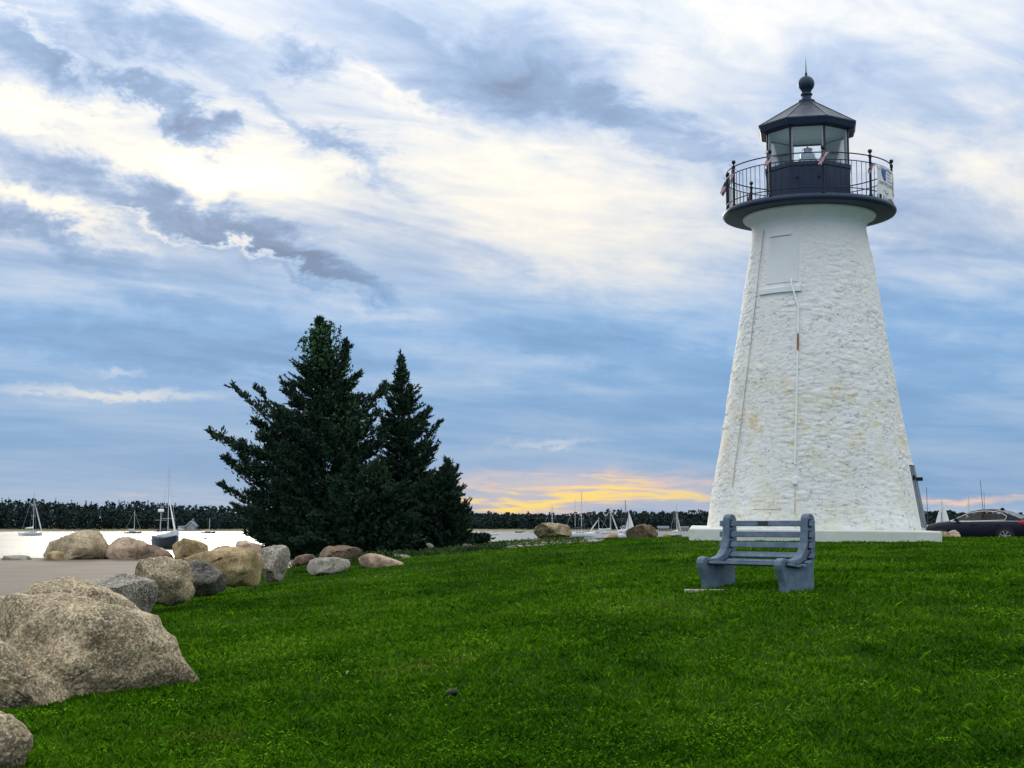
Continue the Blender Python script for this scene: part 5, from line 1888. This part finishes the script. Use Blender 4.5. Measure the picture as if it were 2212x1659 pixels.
house('gabled blue-grey cottage with white trim on the far shore', 412.5, 1143.5, 1136.5, 1126.5, 20, 806, M_shing,
      [(-.36, .15, .9, 1.5), (-.08, .15, .7, 1.5), (.08, .15, .7, 1.5), (.22, .15, .7, 1.5), (.36, .15, .7, 1.5), (-.13, .60, .95, 1.3), (.13, .60, .95, 1.3)], lower=M_shing, chimney=True)
house('low white boathouse left of the gabled cottage', 391.5, 1143, 1137.8, 1135.8, 14, 808, M_trim, [(.25, .35, 1.0, .9)], 5, False)
house('dark gabled house behind the gable-shaped boulder', 1434, 1147, 1141, 1136, 22, 806, M_shing, [(-.25, .35, 1.0, 1.0), (.05, .35, 1.0, 1.0), (.3, .35, 1.0, 1.0)], 8, False)
house('pale grey shed by the water close to the plinth', 1477, 1148, 1139.5, 1136.8, 21, 806, M_grey, [(-.2, .5, .9, .9), (.25, .5, .9, .9)], 6, False)
house('narrow grey building behind the brown-masted yacht', 1349, 1148.5, 1139, 1136.2, 14, 806, M_grey, [(0, .5, 1, 1)], 6, True)
# dock in front of them
p0, p1 = P(1424, 1150.2, 786), P(1484, 1150.2, 786)
D_ = thing('dock', 'long dark dock at the foot of the far houses', 'dock', ((p0.x + p1.x) / 2, 786, 0))
mb = MB(); mb.box((0, 0, .75), (p1.x - p0.x, 3, .5)); mb.build('deck', M_spard, D_)
for k in range(9):
    mb = MB(); mb.tube([(-(p1.x - p0.x) / 2 + (p1.x - p0.x) * k / 8, -1.3, -1), (-(p1.x - p0.x) / 2 + (p1.x - p0.x) * k / 8, -1.3, 1.3)], .2, 6); mb.build('pile', M_spard, D_)

# ------------------------------------------------------------------ parked car
M_paint = mat('midnight_blue_paint', (.005, .009, .022), .5, spec=.22)
M_chrome = mat('chrome_trim', (.62, .64, .66), .18, metallic=1.0)
M_cglass = mat('car_glass', build=glass_nodes((.62, .74, .76)))
M_tyre = mat('tyre_rubber', (.012, .012, .013), .85)
M_rim = mat('alloy_rim', (.55, .57, .60), .25, metallic=.9)
M_red = mat('red_tail_lens', (.55, .012, .02), .15, coat=.6)
M_cloth = mat('dark_seat_cloth', (.02, .021, .024), .9)
hub = P(2173.6, 1158.5, 61.0)
cyaw = math.pi - R(38)           # heads left and away from the viewer
fx = Vector((math.cos(cyaw), math.sin(cyaw), 0))
lf = Vector((-math.sin(cyaw), math.cos(cyaw), 0))
corg = hub - fx * (-1.42) - lf * .80
corg.z = hub.z - .325
CAR = thing('parked_car', 'dark blue saloon car parked beyond the lawn', 'car', corg, cyaw)
# stations: x, bottom z, shoulder z, top z, half width low, mid, shoulder
ST = [(-2.38, .45, .78, .84, .60, .66, .60), (-2.30, .32, .90, 1.02, .72, .80, .72), (-2.05, .26, .95, 1.07, .80, .88, .78), (-1.5, .24, .955, 1.05, .84, .905, .81), (-.8, .24, .95, 1.0, .86, .91, .82),
      (0, .23, .935, .98, .86, .91, .82), (.7, .23, .915, .97, .86, .91, .81), (1.05, .23, .90, .97, .85, .905, .80), (1.5, .24, .86, .92, .83, .90, .77), (1.95, .25, .78, .82, .78, .86, .70), (2.25, .28, .66, .71, .66, .74, .58), (2.40, .36, .56, .58, .50, .55, .42)]
mb = MB()
rings = []
for (x, zb_, zs, zt, wb, wm_, ws) in ST:
    half = [(0, zb_), (wb * .9, zb_), (wb, zb_ + .07), (wm_, zb_ + (zs - zb_) * .5), (wm_ * .985, zb_ + (zs - zb_) * .78), (ws + .035, zs - .03), (ws, zs), (ws * .8, zs + (zt - zs) * .75), (0, zt)]
    rings.append([(x, y, z) for y, z in half] + [(x, -y, z) for y, z in reversed(half[1:-1])])
m_ = len(rings[0])
mb.add([p for r_ in rings for p in r_], [(i * m_ + j, i * m_ + (j + 1) % m_, (i + 1) * m_ + (j + 1) % m_, (i + 1) * m_ + j) for i in range(len(rings) - 1) for j in range(m_)] + [tuple(range(m_)), tuple((len(rings) - 1) * m_ + j for j in reversed(range(m_)))])
body = mb.build('body', M_paint, CAR, smooth=50)
# roof line: x, centre z, edge half width, edge z
RL = [(1.02, .965, .78, .93), (.75, 1.10, .74, 1.06), (.45, 1.25, .69, 1.20), (.15, 1.375, .645, 1.325), (-.2, 1.445, .615, 1.395), (-.55, 1.465, .605, 1.415), (-.95, 1.44, .605, 1.39), (-1.3, 1.36, .615, 1.315), (-1.65, 1.22, .645, 1.185), (-2.0, 1.075, .68, 1.045)]


def roof_strip(i0, i1, name, m, parent):
    mb = MB()
    for (x, zc, w, ze) in RL[i0:i1 + 1]:
        mb.v += [(x, w * s, ze + (zc - ze) * (1 - abs(s) ** 2.2)) for s in (-1, -.75, -.4, 0, .4, .75, 1)]
    for i in range(i1 - i0):
        for j in range(6):
            mb.f.append((i * 7 + j, i * 7 + j + 1, (i + 1) * 7 + j + 1, (i + 1) * 7 + j)); mb.m.append(0)
    return mb.build(name, m, parent, smooth='all')


roof_strip(0, 3, 'windscreen', M_cglass, CAR)
croof = roof_strip(3, 6, 'roof', M_paint, CAR)
roof_strip(6, 9, 'rear_window', M_cglass, CAR)
for s in (-1, 1):
    # side: frame between roof edge and window outline, then glass
    top = [(x, s * w, ze) for (x, zc, w, ze) in RL]
    dlo_t = [(.93, .955), (.72, 1.03), (.44, 1.165), (.14, 1.285), (-.2, 1.35), (-.55, 1.365), (-.95, 1.34), (-1.25, 1.265), (-1.45, 1.14), (-1.40, 1.0)]
    wz = lambda z: .815 - (z - .94) * .42

    def sp_(x, z, o=0.0): return (x, s * (wz(z) + o), z)
    mb = MB()
    mb.v += [(x, y + s * .006, z) for x, y, z in top] + [sp_(x, z, .003) for x, z in dlo_t]
    n_ = len(top)
    for i in range(n_ - 1):
        mb.f.append((i, i + 1, n_ + i + 1, n_ + i)); mb.m.append(0)
    k0 = len(mb.v)
    mb.v += [(-2.0, s * .74, .985), sp_(-1.40, 1.0, .003), sp_(-1.38, .945, .003)]
    mb.f.append((n_ - 1, k0 + 1, k0 + 2, k0)); mb.m.append(0)
    mb.build('window_frame', M_paint, CAR)
    for (xa, xb_, nm) in ((.93, -.42, 'front_window'), (-.46, -1.45, 'back_window')):
        poly = [(x, z) for x, z in dlo_t if min(xa, xb_) - 1e-6 <= x <= max(xa, xb_)]
        xs_, zs_ = [p[0] for p in dlo_t][::-1], [p[1] for p in dlo_t][::-1]
        zt_ = lambda x: float(np.interp(x, [p[0] for p in dlo_t[:-1]][::-1], [p[1] for p in dlo_t[:-1]][::-1]))
        if nm == 'front_window':
            poly = poly + [(xb_, zt_(xb_)), (xb_, .955)]
        else:
            poly = [(xa, .96), (xa, zt_(xa))] + poly
        mb = MB(); mb.add([sp_(x, z, -.004) for x, z in poly], [tuple(range(len(poly)))])
        mb.build('side_window', M_cglass, CAR)
    mb = MB(); mb.box((-.44, s * wz(1.15), 1.15), (.09, .02, .42), (s * R(23), 0, 0)); mb.build('pillar', M_black, CAR)
    mb = MB(); mb.tube([sp_(x, z, .008) for x, z in dlo_t], .013, 6); mb.tube([sp_(.93, .952, .008), sp_(0, .948, .01), sp_(-1.40, .985, .01)], .013, 6)
    mb.build('chrome_strip', M_chrome, CAR, smooth=True)
    mb = MB(); mb.box((.62, s * .93, 1.0), (.13, .2, .13)); mb.build('wing_mirror', M_paint, CAR, bevel=.035)
    for xh in (.05, -1.0):
        mb = MB(); mb.box((xh - .12, s * .905, .80), (.20, .03, .035)); mb.build('door_handle', M_paint, CAR, bevel=.008)
    mb = MB(); mb.tube([(.93, s * .835, .915), (0, s * .85, .925), (-1.5, s * .845, .945), (-2.0, s * .80, .94)], .008, 5); mb.build('belt_strip', M_chrome, CAR)
    # lamps
    mb = MB(); mb.prism([(-2.36, .76), (-1.92, .86), (-1.95, .955), (-2.28, .955), (-2.36, .90)], lambda a, b, y: Vector((a, s * y, b)), .55, .875 if s > 0 else .875)
    mb.build('tail_light', M_red, CAR, bevel=.02)
    mb = MB(); mb.prism([(2.30, .60), (1.92, .70), (1.90, .78), (2.2, .70)], lambda a, b, y: Vector((a, s * y, b)), .45, .80); mb.build('headlight', M_chrome, CAR, bevel=.02)
    for xw in (-1.42, 1.35):
        mb = MB()
        mb.tube([(xw, s * .60, .36), (xw, s * .918, .36)], .385, 28); mb.build('wheel_well_shade', M_black, CAR, smooth=40)  # black drum just proud of the body, painted shade for the arch
        mb = MB()
        cyl = []
        prof_t = [(.0, .74), (.24, .74), (.29, .735), (.325, .76), (.33, .82), (.325, .90), (.30, .928), (.245, .928), (.235, .91), (.0, .90)]
        vs, fs = [], []
        nn = 32
        for r_, y in prof_t:
            for k in range(nn):
                a = 2 * math.pi * k / nn
                vs.append((r_ * math.cos(a), s * y, r_ * math.sin(a)))
        for i in range(len(prof_t) - 1):
            for k in range(nn):
                fs.append((i * nn + k, i * nn + (k + 1) % nn, (i + 1) * nn + (k + 1) % nn, (i + 1) * nn + k))
        mb.add(vs, fs)
        wh = mb.build('wheel', M_tyre, CAR, smooth=40, loc=(xw, 0, .33))
        mb = MB()
        nn = 32
        vs, fs = [], []
        for r_, y in ((.215, .925), (.238, .932), (.238, .92), (.215, .912)):
            for k in range(nn):
                a = 2 * math.pi * k / nn
                vs.append((r_ * math.cos(a), s * y, r_ * math.sin(a)))
        for i in range(3):
            for k in range(nn):
                fs.append((i * nn + k, i * nn + (k + 1) % nn, (i + 1) * nn + (k + 1) % nn, (i + 1) * nn + k))
        mb.add(vs, fs)
        mb.tube([(0, s * .905, 0), (0, s * .932, 0)], .05, 12)
        mb.build('rim', M_rim, wh, smooth=40)
        for k in range(7):
            a = 2 * math.pi * k / 7 + .3
            mb = MB(); mb.box((.13 * math.cos(a), s * .922, .13 * math.sin(a)), (.19, .018, .038), (0, -a, 0))
            mb.build('spoke', M_rim, wh)
mb = MB(); mb.prism([(-1.12, 1.40), (-1.06, 1.50), (-.98, 1.505), (-.90, 1.425)], lambda a, b, y: Vector((a, y, b)), -.03, .03); mb.build('roof_aerial', M_black, CAR, bevel=.01)
mb = MB(); mb.box((.32, 0, 1.24), (.05, .20, .06)); mb.build('rear_view_mirror', M_black, CAR)
mb = MB()
mb.add([(.42 + .05 * math.cos(a), .36 + .18 * math.sin(a), .98 + .17 * math.cos(a)) for a in [2 * math.pi * k / 20 for k in range(20)]], [])
ring_pts = mb.v + [mb.v[0]]
mb = MB(); mb.tube(ring_pts, .016, 6); mb.build('steering_wheel', M_black, CAR)
for (x, y) in ((-.25, .38), (-.25, -.38), (-1.1, .35), (-1.1, -.35)):
    mb = MB(); mb.box((x, y, .95), (.16, .48, .56), (0, R(-14), 0)); st_ = mb.build('seat', M_cloth, CAR, bevel=.05)
    mb = MB(); mb.box((x - .09, y, 1.29), (.10, .26, .15)); mb.build('headrest', M_cloth, st_, bevel=.03)
mb = MB(); mb.box((.75, 0, .93), (.5, 1.4, .1)); mb.build('dashboard', M_cloth, CAR, bevel=.03)
